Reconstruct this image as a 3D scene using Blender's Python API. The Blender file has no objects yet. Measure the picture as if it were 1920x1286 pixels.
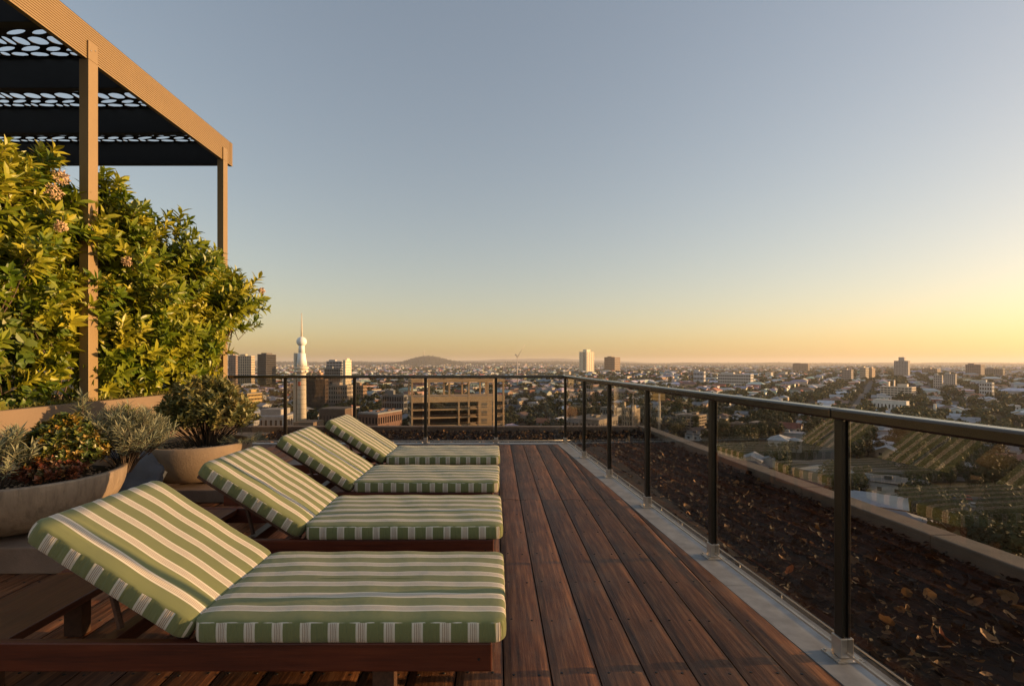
import bpy, math, random
import numpy as np
from mathutils import Vector, Matrix
R = math.radians
random.seed(7); rng = np.random.default_rng(7)
S = bpy.context.scene
col = S.collection

# ------------------------------------------------------------------ camera, sky, sun, exposure
F, CX, HY, E = 930.0, 930.0, 680.0, 1.35          # focal length and principal point in photo pixels, eye height
cam = bpy.data.objects.new('camera', bpy.data.cameras.new('camera')); col.objects.link(cam)
cam.location = (0, 0, E); cam.rotation_euler = (R(90), 0, 0)
cam.data.sensor_width = 36; cam.data.lens = 36 * F / 1920
cam.data.shift_x = (960 - CX) / 1920; cam.data.shift_y = (HY - 643) / 1920
cam.data.clip_start = 0.05; cam.data.clip_end = 60000
S.camera = cam

SUN_EL, SUN_AZ = 6.2, 85.0                        # azimuth clockwise from +Y (the view direction)
w = bpy.data.worlds.new('World'); S.world = w; w.use_nodes = True
nt = w.node_tree; nt.nodes.clear()
sky = nt.nodes.new('ShaderNodeTexSky'); sky.sky_type = 'NISHITA'; sky.sun_disc = False
sky.sun_elevation = R(SUN_EL); sky.sun_rotation = R(SUN_AZ)
sky.altitude = 50; sky.air_density = 1.15; sky.dust_density = 1.2; sky.ozone_density = 0.9
hs = nt.nodes.new('ShaderNodeHueSaturation'); hs.inputs['Saturation'].default_value = 1.0
wb = nt.nodes.new('ShaderNodeMix'); wb.data_type = 'RGBA'; wb.blend_type = 'MULTIPLY'; wb.inputs[0].default_value = 1; wb.inputs[7].default_value = (1.03, .975, 1.03, 1)   # white balance of the air
bg = nt.nodes.new('ShaderNodeBackground'); bg.inputs['Strength'].default_value = 0.15
wo = nt.nodes.new('ShaderNodeOutputWorld')
gm = nt.nodes.new('ShaderNodeGamma'); gm.inputs[1].default_value = 0.72; nt.links.new(sky.outputs[0], gm.inputs[0]); nt.links.new(gm.outputs[0], hs.inputs['Color']); nt.links.new(hs.outputs[0], wb.inputs[6]); nt.links.new(wb.outputs[2], bg.inputs[0]); nt.links.new(bg.outputs[0], wo.inputs[0])

sl = bpy.data.lights.new('sun', 'SUN'); sl.energy = 4.7; sl.angle = R(0.6); sl.color = (1.0, 0.60, 0.27)
so = bpy.data.objects.new('sun', sl); col.objects.link(so)
sd = Vector((math.sin(R(SUN_AZ)) * math.cos(R(SUN_EL)), math.cos(R(SUN_AZ)) * math.cos(R(SUN_EL)), math.sin(R(SUN_EL))))
so.rotation_euler = sd.to_track_quat('Z', 'Y').to_euler(); so.location = (30, 0, 30)
vs = S.view_settings; vs.view_transform = 'Standard'; vs.look = 'None'; vs.gamma = 1; vs.use_curve_mapping = False
vs.exposure = 1.0
cy = S.cycles; cy.max_bounces = 8; cy.transparent_max_bounces = 16; cy.diffuse_bounces = 3; cy.glossy_bounces = 3
cy.caustics_reflective = False; cy.caustics_refractive = False; cy.volume_bounces = 0; cy.sample_clamp_indirect = 6

# ------------------------------------------------------------------ helpers
def px(x, Y): return (x - CX) * Y / F
def pz(y, Y): return E - (y - HY) * Y / F

def tag(o, label=None, cat=None, group=None, kind=None):
    if label: o['label'] = label
    if cat: o['category'] = cat
    if group: o['group'] = group
    if kind: o['kind'] = kind
    return o
def empty(name, loc=(0, 0, 0), rz=0):
    o = bpy.data.objects.new(name, None); col.objects.link(o); o.location = loc; o.rotation_euler = (0, 0, rz)
    o.empty_display_size = .1
    return o
def link(name, mesh, parent=None, loc=None, rot=None, scale=None):
    o = bpy.data.objects.new(name, mesh); col.objects.link(o)
    if parent: o.parent = parent
    if loc is not None: o.location = loc
    if rot is not None: o.rotation_euler = rot
    if scale is not None: o.scale = scale if hasattr(scale, '__len__') else (scale,) * 3
    return o
def bevel(o, wdt=.004, seg=2):
    m = o.modifiers.new('bevel', 'BEVEL'); m.width = wdt; m.segments = seg; m.limit_method = 'ANGLE'; m.angle_limit = R(40)
    return o
class MB:
    def __init__(s): s.v = []; s.f = []; s.m = []; s.sm = []
    def add(s, vs, fs, mi=0, smooth=False):
        b = len(s.v); s.v += [tuple(p) for p in vs]
        for f in fs: s.f.append([b + i for i in f]); s.m.append(mi); s.sm.append(smooth)
        return s
    def box(s, x0, x1, y0, y1, z0, z1, mi=0, M=None):
        vs = [Vector(p) for p in ((x0,y0,z0),(x1,y0,z0),(x1,y1,z0),(x0,y1,z0),(x0,y0,z1),(x1,y0,z1),(x1,y1,z1),(x0,y1,z1))]
        if M: vs = [M @ p for p in vs]
        return s.add(vs, [(0,3,2,1),(4,5,6,7),(0,1,5,4),(1,2,6,5),(2,3,7,6),(3,0,4,7)], mi)
    def hexa(s, b, t, mi=0):          # bottom ring and top ring of equal length, any polygon, counter-clockwise
        n = len(b)
        return s.add(list(b) + list(t), [tuple(range(n))[::-1], tuple(range(n, 2*n))] + [(i, (i+1) % n, n + (i+1) % n, n + i) for i in range(n)], mi)
    def tube(s, pts, rad, n=8, mi=0, smooth=True, cap=True):
        pts = [Vector(p) for p in pts]; rad = rad if hasattr(rad, '__len__') else [rad] * len(pts)
        vs = []; fs = []
        for i, p in enumerate(pts):
            d = (pts[min(i+1, len(pts)-1)] - pts[max(i-1, 0)]).normalized()
            a = d.orthogonal().normalized() if abs(d.z) < .95 else Vector((1, 0, 0)); b = d.cross(a).normalized(); a = b.cross(d).normalized()
            for k in range(n):
                t = 2 * math.pi * k / n; vs.append(p + (a * math.cos(t) + b * math.sin(t)) * rad[i])
        for i in range(len(pts) - 1):
            for k in range(n):
                fs.append((i*n+k, i*n+(k+1) % n, (i+1)*n+(k+1) % n, (i+1)*n+k))
        if cap: fs += [tuple(range(n))[::-1], tuple(range((len(pts)-1)*n, len(pts)*n))]
        return s.add(vs, fs, mi, smooth)
    def lathe(s, prof, n=24, c=(0, 0), mi=0, smooth=True, jit=0, flut=0):
        vs = []; fs = []
        for i, (r, z) in enumerate(prof):
            for k in range(n):
                t = 2 * math.pi * k / n; rr = r * (1 + jit * random.uniform(-1, 1))
                vs.append((c[0] + rr * math.cos(t), c[1] + rr * math.sin(t), z))
        for i in range(len(prof) - 1):
            for k in range(n): fs.append((i*n+k, i*n+(k+1) % n, (i+1)*n+(k+1) % n, (i+1)*n+k))
        return s.add(vs, fs, mi, smooth)
    def build(s, name, mats, parent=None, **kw):
        me = bpy.data.meshes.new(name); me.from_pydata(s.v, [], s.f)
        for m in (mats if isinstance(mats, (list, tuple)) else [mats]): me.materials.append(m)
        me.polygons.foreach_set('material_index', s.m); me.polygons.foreach_set('use_smooth', s.sm); me.update()
        return link(name, me, parent, **kw)
def tri_template(mb):
    """MB -> (verts array, triangle array, material index array)"""
    v = np.array(mb.v, dtype=np.float32); t = []; m = []
    for f, mi in zip(mb.f, mb.m):
        for i in range(1, len(f) - 1): t.append((f[0], f[i], f[i+1])); m.append(mi)
    return v, np.array(t, dtype=np.int64), np.array(m, dtype=np.int32)
def mesh_from_tris(name, v, t, m, mats, rnd=None, colr=None, smooth=False):
    me = bpy.data.meshes.new(name)
    me.vertices.add(len(v)); me.vertices.foreach_set('co', np.ascontiguousarray(v, dtype=np.float32).ravel())
    me.loops.add(len(t) * 3); me.loops.foreach_set('vertex_index', np.ascontiguousarray(t, dtype=np.int32).ravel())
    me.polygons.add(len(t)); me.polygons.foreach_set('loop_start', np.arange(len(t), dtype=np.int32) * 3)
    for mm in mats: me.materials.append(mm)
    me.polygons.foreach_set('material_index', m.astype(np.int32))
    me.polygons.foreach_set('use_smooth', np.full(len(t), bool(smooth)))
    if rnd is not None:
        a = me.attributes.new('rnd', 'FLOAT', 'POINT'); a.data.foreach_set('value', rnd.astype(np.float32))
    if colr is not None:
        a = me.attributes.new('tint', 'FLOAT_COLOR', 'POINT'); a.data.foreach_set('color', colr.astype(np.float32).ravel())
    me.update(calc_edges=True); me.validate()
    return me
def scatter(name, tmpls, mats4, which, mats, cols=None, parent=None):
    """joins many copies of small templates: mats4 is (n,4,4)"""
    V = []; T = []; Mi = []; Rn = []; C = []; off = 0
    mats4 = np.asarray(mats4, dtype=np.float32); which = np.asarray(which)
    for k, (v, t, m) in enumerate(tmpls):
        sel = np.nonzero(which == k)[0]
        if not len(sel): continue
        A = mats4[sel]; nv = len(v)
        vv = np.einsum('nij,vj->nvi', A[:, :3, :3], v) + A[:, None, :3, 3]
        V.append(vv.reshape(-1, 3)); tt = t[None] + (np.arange(len(sel)) * nv)[:, None, None] + off
        T.append(tt.reshape(-1, 3)); Mi.append(np.tile(m, len(sel))); off += nv * len(sel)
        Rn.append(np.repeat(rng.random(len(sel)), nv))
        if cols is not None: C.append(np.repeat(np.asarray(cols)[sel], nv, axis=0))
    me = mesh_from_tris(name, np.concatenate(V), np.concatenate(T), np.concatenate(Mi), mats, np.concatenate(Rn), np.concatenate(C) if C else None)
    return link(name, me, parent)
def trs(p, eul=(0, 0, 0), sc=1.0):
    M = Matrix.Translation(p) @ Matrix.Rotation(eul[2], 4, 'Z') @ Matrix.Rotation(eul[1], 4, 'Y') @ Matrix.Rotation(eul[0], 4, 'X')
    s = sc if hasattr(sc, '__len__') else (sc, sc, sc)
    return np.array(M @ Matrix.Diagonal((*s, 1)))
def copy_tree(o, parent=None):
    c = o.copy(); col.objects.link(c); c.parent = parent
    for ch in KIDS.get(o.name, []): copy_tree(ch, c)
    return c
KIDS = {}
def index_kids(root):
    for o in col.objects:
        if o.parent: KIDS.setdefault(o.parent.name, [])
    KIDS.clear()
    for o in col.objects:
        if o.parent: KIDS.setdefault(o.parent.name, []).append(o)

# ------------------------------------------------------------------ materials
MATS = {}
class NM:
    def __init__(s, name, rough=.6, metal=0, spec=.5):
        s.m = bpy.data.materials.new(name); s.m.use_nodes = True; s.t = s.m.node_tree; s.b = s.t.nodes['Principled BSDF']; s.o = s.t.nodes['Material Output']
        s.b.inputs['Roughness'].default_value = rough; s.b.inputs['Metallic'].default_value = metal; s.b.inputs['Specular IOR Level'].default_value = spec
        MATS[name] = s.m
    def n(s, typ, **kw):
        nd = s.t.nodes.new(typ)
        for k, v in kw.items():
            if k in nd.inputs: nd.inputs[k].default_value = v
            else: setattr(nd, k, v)
        return nd
    def l(s, a, b): s.t.links.new(a, b); return s
    def coord(s, kind='Object', scale=(1, 1, 1)):
        tc = s.n('ShaderNodeTexCoord'); mp = s.n('ShaderNodeMapping'); mp.inputs['Scale'].default_value = scale
        s.l(tc.outputs[kind], mp.inputs[0]); return mp.outputs[0]
    def noise(s, vec, scale, detail=4, rough=.55):
        nd = s.n('ShaderNodeTexNoise'); nd.inputs['Scale'].default_value = scale; nd.inputs['Detail'].default_value = detail; nd.inputs['Roughness'].default_value = rough
        if vec: s.l(vec, nd.inputs['Vector'])
        return nd.outputs['Fac']
    def ramp(s, fac, stops, interp='LINEAR'):
        r = s.n('ShaderNodeValToRGB'); cr = r.color_ramp; cr.interpolation = interp
        while len(cr.elements) < len(stops): cr.elements.new(.5)
        for e, (p, c) in zip(cr.elements, stops): e.position = p; e.color = (*c, 1) if len(c) == 3 else c
        s.l(fac, r.inputs[0]); return r.outputs[0]
    def mix(s, f, a, b, typ='MIX'):
        m = s.n('ShaderNodeMix'); m.data_type = 'RGBA'; m.blend_type = typ
        for inp, v in ((0, f), (6, a), (7, b)):
            if hasattr(v, 'is_output') or hasattr(v, 'links'): s.l(v, m.inputs[inp])
            else: m.inputs[inp].default_value = v if inp == 0 else ((*v, 1) if len(v) == 3 else v)
        return m.outputs[2]
    def math(s, op, a, b=None, clamp=False):
        m = s.n('ShaderNodeMath'); m.operation = op; m.use_clamp = clamp
        for i, v in enumerate((a, b)):
            if v is None: continue
            if hasattr(v, 'links'): s.l(v, m.inputs[i])
            else: m.inputs[i].default_value = v
        return m.outputs[0]
    def color(s, c):
        if hasattr(c, 'links'): s.l(c, s.b.inputs['Base Color'])
        else: s.b.inputs['Base Color'].default_value = (*c, 1)
        return s
    def bump(s, h, strength=.3, dist=.01):
        b = s.n('ShaderNodeBump'); b.inputs['Strength'].default_value = strength; b.inputs['Distance'].default_value = dist
        s.l(h, b.inputs['Height']); s.l(b.outputs[0], s.b.inputs['Normal']); return s
    def rnd(s):
        at = s.n('ShaderNodeAttribute'); at.attribute_name = 'rnd'; oi = s.n('ShaderNodeObjectInfo')
        return s.math('FRACT', s.math('ADD', at.outputs['Fac'], oi.outputs['Random']))

def simple(name, c, rough=.6, metal=0, var=.15, scale=6, bump=0.0, spec=.5):
    k = NM(name, rough, metal, spec); v = k.coord(); f = k.noise(v, scale, 5)
    lo = tuple(x * (1 - var) for x in c); hi = tuple(min(1, x * (1 + var)) for x in c)
    k.color(k.ramp(f, [(.3, lo), (.7, hi)]))
    if bump: k.bump(k.noise(v, scale * 8, 4), bump, .004)
    return k.m

def mat_wood(name, dark, mid, light, axis='Y', rough=.5, gscale=1.0, bump=.25):
    k = NM(name, rough); oi = k.n('ShaderNodeObjectInfo')
    sc = {'X': (1.2, 22, 22), 'Y': (22, 1.2, 22), 'Z': (22, 22, 1.2)}[axis]
    tc = k.n('ShaderNodeTexCoord'); ad = k.n('ShaderNodeVectorMath'); ad.operation = 'ADD'
    off = k.n('ShaderNodeCombineXYZ'); r10 = k.math('MULTIPLY', oi.outputs['Random'], 37.0)
    for i in range(3): k.l(r10, off.inputs[i])
    k.l(tc.outputs['Object'], ad.inputs[0]); k.l(off.outputs[0], ad.inputs[1])
    mp = k.n('ShaderNodeMapping'); mp.inputs['Scale'].default_value = tuple(x * gscale for x in sc); k.l(ad.outputs[0], mp.inputs[0])
    g = k.noise(mp.outputs[0], 2.2, 7, .62); g2 = k.noise(mp.outputs[0], 9, 4, .7)
    big = k.noise(ad.outputs[0], 1.7, 3)
    f = k.math('ADD', k.math('MULTIPLY', g, .7), k.math('MULTIPLY', g2, .3))
    c = k.ramp(f, [(.3, dark), (.5, mid), (.74, light)])
    c = k.mix(.55, c, k.ramp(big, [(.3, (.5, .5, .5)), (.7, (1.25, 1.2, 1.15))]), 'MULTIPLY')
    if bump > .5:                                     # worn, greyed traffic patches and fine pale scratches
        wear = k.ramp(k.noise(ad.outputs[0], 2.6, 6, .7), [(.48, (0, 0, 0)), (.66, (1, 1, 1))]); c = k.mix(k.math('MULTIPLY', wear, .45), c, (.17, .11, .07))
        sp = k.ramp(k.noise(mp.outputs[0], 30, 3, .8), [(.60, (0, 0, 0)), (.68, (1, 1, 1))]); c = k.mix(k.math('MULTIPLY', sp, .5), c, (.30, .20, .13))
    tone = k.ramp(oi.outputs['Random'], [(0, (.68, .66, .66)), (1, (1.28, 1.22, 1.2))])
    c = k.mix(1.0, c, tone, 'MULTIPLY'); k.color(c)
    k.l(k.math('ADD', k.math('MULTIPLY', g2, .35), rough - .15), k.b.inputs['Roughness'])
    k.bump(f, bump, .004)
    return k.m
M_deck = mat_wood('deck_timber', (.02, .009, .004), (.16, .062, .024), (.44, .21, .09), 'Y', .52, bump=.7)
M_deck.node_tree.nodes['Principled BSDF'].inputs['Specular IOR Level'].default_value = .32
M_frame = mat_wood('lounger_timber', (.035, .007, .003), (.095, .020, .007), (.16, .038, .013), 'X', .45, .8, .25)
M_frameY = mat_wood('lounger_timber_cross', (.04, .014, .007), (.10, .034, .015), (.17, .065, .03), 'Y', .42, .8, .15)
M_slat = mat_wood('slat_timber', (.03, .016, .01), (.075, .036, .02), (.12, .06, .035), 'Y', .6)

def mat_fabric():
    k = NM('striped_fabric', .85, spec=.25)
    uv = k.n('ShaderNodeUVMap'); sp = k.n('ShaderNodeSeparateXYZ'); k.l(uv.outputs[0], sp.inputs[0])
    tc = k.n('ShaderNodeTexCoord'); n = k.noise(tc.outputs['Object'], 14, 3)
    u = k.math('ADD', sp.outputs[0], k.math('MULTIPLY', k.math('SUBTRACT', n, .5), .0006))
    fr = k.math('FRACT', k.math('DIVIDE', k.math('ADD', u, 10.7), .107))
    G, Cr, Br = (.19, .205, .085), (.68, .62, .50), (.30, .19, .13)
    st = [(0, G), (.29, Cr), (.385, Br), (.408, Cr), (.448, Br), (.471, Cr), (.511, Br), (.534, Cr), (.574, Br), (.597, Cr), (.69, G)]
    c = k.ramp(fr, st, 'CONSTANT')
    gv = k.noise(tc.outputs['Object'], 3.0, 3)
    c = k.mix(.5, c, k.ramp(gv, [(.35, (.82, .84, .86)), (.65, (1.1, 1.08, 1.0))]), 'MULTIPLY')
    k.color(c)
    wv = k.n('ShaderNodeTexNoise'); wv.inputs['Scale'].default_value = 900; wv.inputs['Detail'].default_value = 1; k.l(uv.outputs[0], wv.inputs['Vector'])
    mp = k.n('ShaderNodeMapping'); mp.inputs['Scale'].default_value = (55, 5, 1); k.l(uv.outputs[0], mp.inputs[0])
    fold = k.noise(mp.outputs[0], 1.0, 3, .6)
    at = k.n('ShaderNodeAttribute'); at.attribute_name = 'gusset'
    h = k.math('MULTIPLY', k.math('MULTIPLY', fold, at.outputs['Fac']), 1.6)
    h = k.math('ADD', h, k.math('MULTIPLY', k.noise(tc.outputs['Object'], 7, 3), .7))
    k.bump(h, .55, .012)
    k.b.inputs['Sheen Weight'].default_value = .15
    return k.m
M_fabric = mat_fabric()

def mat_leaf(name, c1, c2, c3, rough=.45, trans=.25):
    k = NM(name, rough, spec=.45)
    c = k.ramp(k.rnd(), [(0, c1), (.5, c2), (1, c3)])
    tc = k.n('ShaderNodeTexCoord'); f = k.noise(tc.outputs['Object'], 9, 2)
    c = k.mix(.4, c, k.ramp(f, [(.3, (.6, .65, .6)), (.7, (1.25, 1.2, 1.1))]), 'MULTIPLY'); k.color(c)
    tr = k.n('ShaderNodeBsdfTranslucent'); k.l(c, tr.inputs[0]); ms = k.n('ShaderNodeMixShader'); ms.inputs[0].default_value = trans
    k.l(k.b.outputs[0], ms.inputs[1]); k.l(tr.outputs[0], ms.inputs[2]); k.l(ms.outputs[0], k.o.inputs[0])
    return k.m
M_hedge = mat_leaf('hedge_leaf', (.10, .16, .010), (.22, .25, .014), (.42, .38, .03), .4, .3)
M_ivy = mat_leaf('creeper_leaf', (.07, .12, .012), (.12, .16, .018), (.2, .19, .025))
M_grey = mat_leaf('grey_leaf', (.17, .19, .12), (.24, .25, .16), (.32, .30, .18), .6)
M_succ = mat_leaf('succulent_leaf', (.06, .095, .018), (.14, .15, .025), (.34, .19, .03), .35, .1)
M_red = mat_leaf('red_leaf', (.12, .03, .012), (.2, .06, .02), (.09, .09, .03), .4, .1)
M_shrub = mat_leaf('shrub_leaf', (.12, .13, .04), (.21, .20, .065), (.34, .27, .10), .5)
M_dry = mat_leaf('dry_leaf', (.004, .003, .0025), (.013, .007, .004), (.40, .21, .085), .75, .1)
for nd in M_dry.node_tree.nodes:
    if nd.type == 'VALTORGB' and len(nd.color_ramp.elements) == 3: nd.color_ramp.elements[1].position = .8
M_moss = mat_leaf('moss', (.08, .09, .015), (.14, .13, .02), (.2, .15, .03), .8, .1)
M_flower = simple('flower_cream', (.55, .38, .22), .7, var=.3, scale=40)
M_bark = simple('bark', (.09, .06, .04), .85, var=.4, scale=12, bump=.4)
M_tree = mat_leaf('tree_leaf', (.022, .035, .008), (.04, .052, .012), (.085, .08, .018), .7, .1)

def mat_concrete(name, c, streak=False):
    k = NM(name, .8); v = k.coord(); f = k.noise(v, 3.5, 6, .65)
    cc = k.ramp(f, [(.3, tuple(x * .72 for x in c)), (.7, tuple(x * 1.15 for x in c))])
    h = k.noise(v, 60, 4)
    if streak:
        v2 = k.coord('Object', (1, 1, .08)); s = k.noise(v2, 26, 4, .6)
        cc = k.mix(.6, cc, k.ramp(s, [(.35, (.6, .58, .55)), (.55, (1.12, 1.1, 1.08))]), 'MULTIPLY'); h = k.math('ADD', k.math('MULTIPLY', s, 3.0), h)
    k.color(cc); k.bump(h, .5, .006); return k.m
M_pot = mat_concrete('pot_concrete', (.33, .245, .165), True)
M_pot2 = mat_concrete('pot_stone', (.34, .245, .16))
M_block = mat_concrete('block_stone', (.24, .17, .12))
M_slate = mat_concrete('dark_stone', (.07, .08, .10))
M_render = simple('planter_render', (.165, .115, .073), .8, var=.06, scale=2, bump=.15)
M_bronze = simple('bronze_aluminium', (.25, .17, .08), .5, .2, var=.04, scale=3)
M_black = simple('black_aluminium', (.012, .012, .013), .55, .2, var=.2)
M_rail = simple('rail_metal', (.10, .092, .08), .26, .85, var=.15, scale=4)
M_post = simple('post_metal', (.035, .03, .022), .38, .4, var=.15, scale=4)
M_alu = simple('aluminium_strip', (.27, .275, .28), .55, .3, var=.22, scale=9, bump=.1)
M_steel = simple('steel', (.55, .5, .44), .35, .8)
M_screw = simple('screw', (.015, .012, .01), .6)
M_soil = simple('mulch', (.007, .0055, .0045), .95, var=.5, scale=14, bump=.8)
M_parapet = mat_concrete('parapet_concrete', (.22, .175, .13))

def mat_glass():
    k = NM('tinted_glass'); k.t.nodes.remove(k.b)
    tr = k.n('ShaderNodeBsdfTransparent'); tr.inputs[0].default_value = (.78, .78, .77, 1)
    gl = k.n('ShaderNodeBsdfGlossy'); gl.inputs['Roughness'].default_value = .0; gl.inputs[0].default_value = (.95, .95, .95, 1)
    fr = k.n('ShaderNodeFresnel'); fr.inputs[0].default_value = 1.78; ms = k.n('ShaderNodeMixShader')
    geo = k.n('ShaderNodeNewGeometry')
    f2 = k.math('MULTIPLY', fr.outputs[0], k.math('SUBTRACT', 1.0, geo.outputs['Backfacing']))
    k.l(f2, ms.inputs[0]); k.l(tr.outputs[0], ms.inputs[1]); k.l(gl.outputs[0], ms.inputs[2]); k.l(ms.outputs[0], k.o.inputs[0])
    return k.m
M_glass = mat_glass()
M_win = simple('window_glass', (.03, .032, .036), .15, .0, var=.3, scale=.2)

# =================================================================== DECK, PARAPET, ROOF
def railX(Y): return 1.59 - .0713 * (Y - 2.277)
DECK_Y0, DECK_Y1, JOINT = -1.6, 8.16, 4.885
deck = MB().box(-4.33, 1.78, DECK_Y0, DECK_Y1 + .22, -.34, -.06).build('deck', M_soil); tag(deck, kind='structure')
deck['label'] = 'dark timber deck boards running from the camera to the far railing'
def clipX(poly, side=-.155):
    out = []
    f = lambda p: p[0] - (railX(p[1]) + side)
    for i in range(len(poly)):
        a, b = poly[i], poly[(i+1) % len(poly)]
        if f(a) <= 0: out.append(a)
        if (f(a) < 0) != (f(b) < 0):
            t = f(a) / (f(a) - f(b)); out.append((a[0] + (b[0]-a[0]) * t, a[1] + (b[1]-a[1]) * t))
    return out
BW = .2062
for k in range(-22, 10):
    xa = .033 + k * BW + .0035; xb = xa + BW - .007
    xa = max(xa, -4.325)
    if xb - xa < .02: continue
    for (ya, yb) in ((DECK_Y0, JOINT - .003), (JOINT + .003, DECK_Y1)):
        mb = MB(); n = 6; tilt = random.uniform(-.0012, .0012); crown = random.uniform(.003, .006)
        for i in range(n):                                  # strips across the board give it its crowned top
            u0, u1 = i / n, (i + 1) / n
            zf = lambda u: crown * (1 - (2*u-1) ** 2) + tilt * (2*u-1) - (.003 if u in (0, 1) else 0)
            p = clipX([(xa + (xb-xa)*u0, ya), (xa + (xb-xa)*u1, ya), (xa + (xb-xa)*u1, yb), (xa + (xb-xa)*u0, yb)])
            if len(p) < 3: continue
            uu = lambda q: min(1, max(0, (q[0]-xa) / (xb-xa)))
            mb.hexa([(q[0], q[1], -.05) for q in p], [(q[0], q[1], zf(uu(q)) if 0 < uu(q) < 1 else -.003) for q in p])
        if not mb.v: continue
        mb.sm = [False] * len(mb.f)
        mb.build('board', M_deck, deck)
mb = MB()
for r in range(-3, 14):
    y = 2.15 + .45 * r
    for k in range(-20, 8):
        xc = .033 + (k + .5) * BW
        for s in (-1, 1):
            x = xc + s * .055 + random.uniform(-.006, .006); yy = y + random.uniform(-.012, .012)
            if x < railX(yy) - .2 and DECK_Y0 < yy < DECK_Y1 - .05:
                mb.lathe([(.0001, .0052), (.0062, .0048), (.0070, .001)], 7, (x, yy), smooth=False)
sc = mb.build('screw', M_screw, deck); tag(sc, kind='stuff')

# metal flashing strips along both railings
def rq(a, b, Y): return (railX(Y) + a, Y), (railX(Y) + b, Y)
mb = MB(); ys = [DECK_Y0, 1.0, 3.0, 5.0, 7.0, 8.20]
for a, b in zip(ys[:-1], ys[1:]):
    g = .0015
    (p0, p1), (q0, q1) = rq(-.150, .085, a + g), rq(-.150, .085, b - g)
    mb.hexa([(*p0, -.06), (*p1, -.06), (*q1, -.06), (*q0, -.06)], [(*p0, .004), (*p1, .002), (*q1, .002), (*q0, .004)])
tag(mb.build('flashing_strip', M_alu), 'grey metal flashing strip between deck boards and the long right railing', 'flashing')
mb = MB().box(-4.32, railX(8.2) + .085, 8.205, 8.40, -.06, .003)
tag(mb.build('flashing_strip', M_alu), 'grey metal flashing strip across the far end of the deck', 'flashing')
mb = MB(); mb.tube([(railX(DECK_Y0) + .105, DECK_Y0, .012), (railX(8.2) + .105, 8.42, .012)], .004, 6)
for i in range(22):
    y = -1 + i * .43; x = railX(y) + .105; mb.tube([(x, y, -.06), (x, y, .012)], .0035, 5)
tag(mb.build('edge_wire', M_steel), 'thin bright wire edging beside the leaf bed along the right railing', 'edging wire')
mb = MB(); mb.tube([(-4.3, 8.46, .03), (railX(8.2) + .105, 8.46, .03)], .005, 6)
for i in range(12):
    x = -4.2 + i * .49; mb.tube([(x, 8.46, -.06), (x, 8.46, .03)], .0035, 5)
tag(mb.build('edge_wire', M_steel), 'thin wire edging beside the leaf bed behind the far railing', 'edging wire')

# leaf bed and parapets on the roof edge
PI_ = lambda Y: 3.45 - .055 * (Y - 3.2)
BED = -.125
mb = MB()
mb.hexa([(-7, 8.42, -.5), (railX(8.42)+.09, 8.42, -.5), (PI_(10.5), 10.5, -.5), (-7, 10.5, -.5)], [(-7, 8.42, BED), (railX(8.42)+.09, 8.42, BED), (PI_(10.5), 10.5, BED), (-7, 10.5, BED)])
mb.hexa([(railX(-2)+.09, -2, -.5), (PI_(-2), -2, -.5), (PI_(10.5), 10.5, -.5), (railX(8.42)+.09, 8.42, -.5)], [(railX(-2)+.09, -2, BED), (PI_(-2), -2, BED), (PI_(10.5), 10.5, BED), (railX(8.42)+.09, 8.42, BED)])
bed = mb.build('ground_bed', M_soil); tag(bed, kind='structure')
mb = MB(); ys = [-3, -.6, .9, 2.4, 3.9, 5.4, 6.9, 8.4, 9.6, 10.7]
par = empty('parapet', (3.4, 4, 0)); tag(par, 'pale concrete roof parapet beyond the leaf bed on the right', 'parapet')
for a, b in zip(ys[:-1], ys[1:]):
    a += .003; b -= .003; m_ = MB()
    ring = lambda z: [(PI_(a), a, z), (PI_(a) + .23, a, z), (PI_(b) + .23, b, z), (PI_(b), b, z)]
    m_.hexa(ring(-.6), ring(0.0)); o = bevel(m_.build('coping_stone', M_parapet, par), .012); o.location = (-3.4, -4, 0)
par2 = empty('parapet', (-1, 10.6, 0)); tag(par2, 'low dark parapet across the far edge of the roof', 'parapet')
xs = [-7, -5.2, -3.4, -1.6, .2, 1.6, 3.02]
for a, b in zip(xs[:-1], xs[1:]):
    o = bevel(MB().box(a + .003, b - .003, 10.5, 10.7, -.6, -.004).build('coping_stone', M_block, par2), .01); o.location = (1, -10.6, 0)
mb = MB().box(-16, 3.62, -14, 10.68, -46, -.62); tag(mb.build('tower_block', M_render), kind='structure')
bpy.data.objects['tower_block']['label'] = 'high building under the roof terrace'
mb = MB().box(-16, -4.7, -14, 10.4, -.55, -.105); mb.box(-4.7, PI_(0), -14, -1.65, -.55, -.105); tag(mb.build('roof_slab', M_parapet), kind='structure')

# dry leaves on the bed (several outlines, curled)
def dry_tmpl(seed):
    r = random.Random(seed); mb = MB(); n = 5; L = 1; w_ = r.uniform(.28, .45); cu = r.uniform(.2, .9); vs = []
    for i in range(n):
        t = i / (n - 1); wd = w_ * math.sin(math.pi * min(1, t * .9 + .06)) ** .7 * (1 + r.uniform(-.25, .25)); z = cu * (t - .5) ** 2
        vs += [(t - .5, -wd, z + r.uniform(0, .25) * wd * 1.5), (t - .5, 0, z), (t - .5, wd, z + r.uniform(0, .4) * wd * 1.5)]
    fs = []
    for i in range(n - 1):
        a = i * 3; fs += [(a, a+1, a+4, a+3), (a+1, a+2, a+5, a+4)]
    mb.add(vs, fs, smooth=True); return tri_template(mb)
dts = [dry_tmpl(i) for i in range(7)]
T = []; Wh = []; BIG = []
def drop(x, y, s):
    T.append(trs((x, y, BED + random.uniform(.0, .05) + s * .15), (random.gauss(0, .6), random.gauss(0, .6), random.uniform(0, 6.28)), (s, s * random.uniform(.7, 1.2), s))); Wh.append(random.randrange(7))
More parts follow.
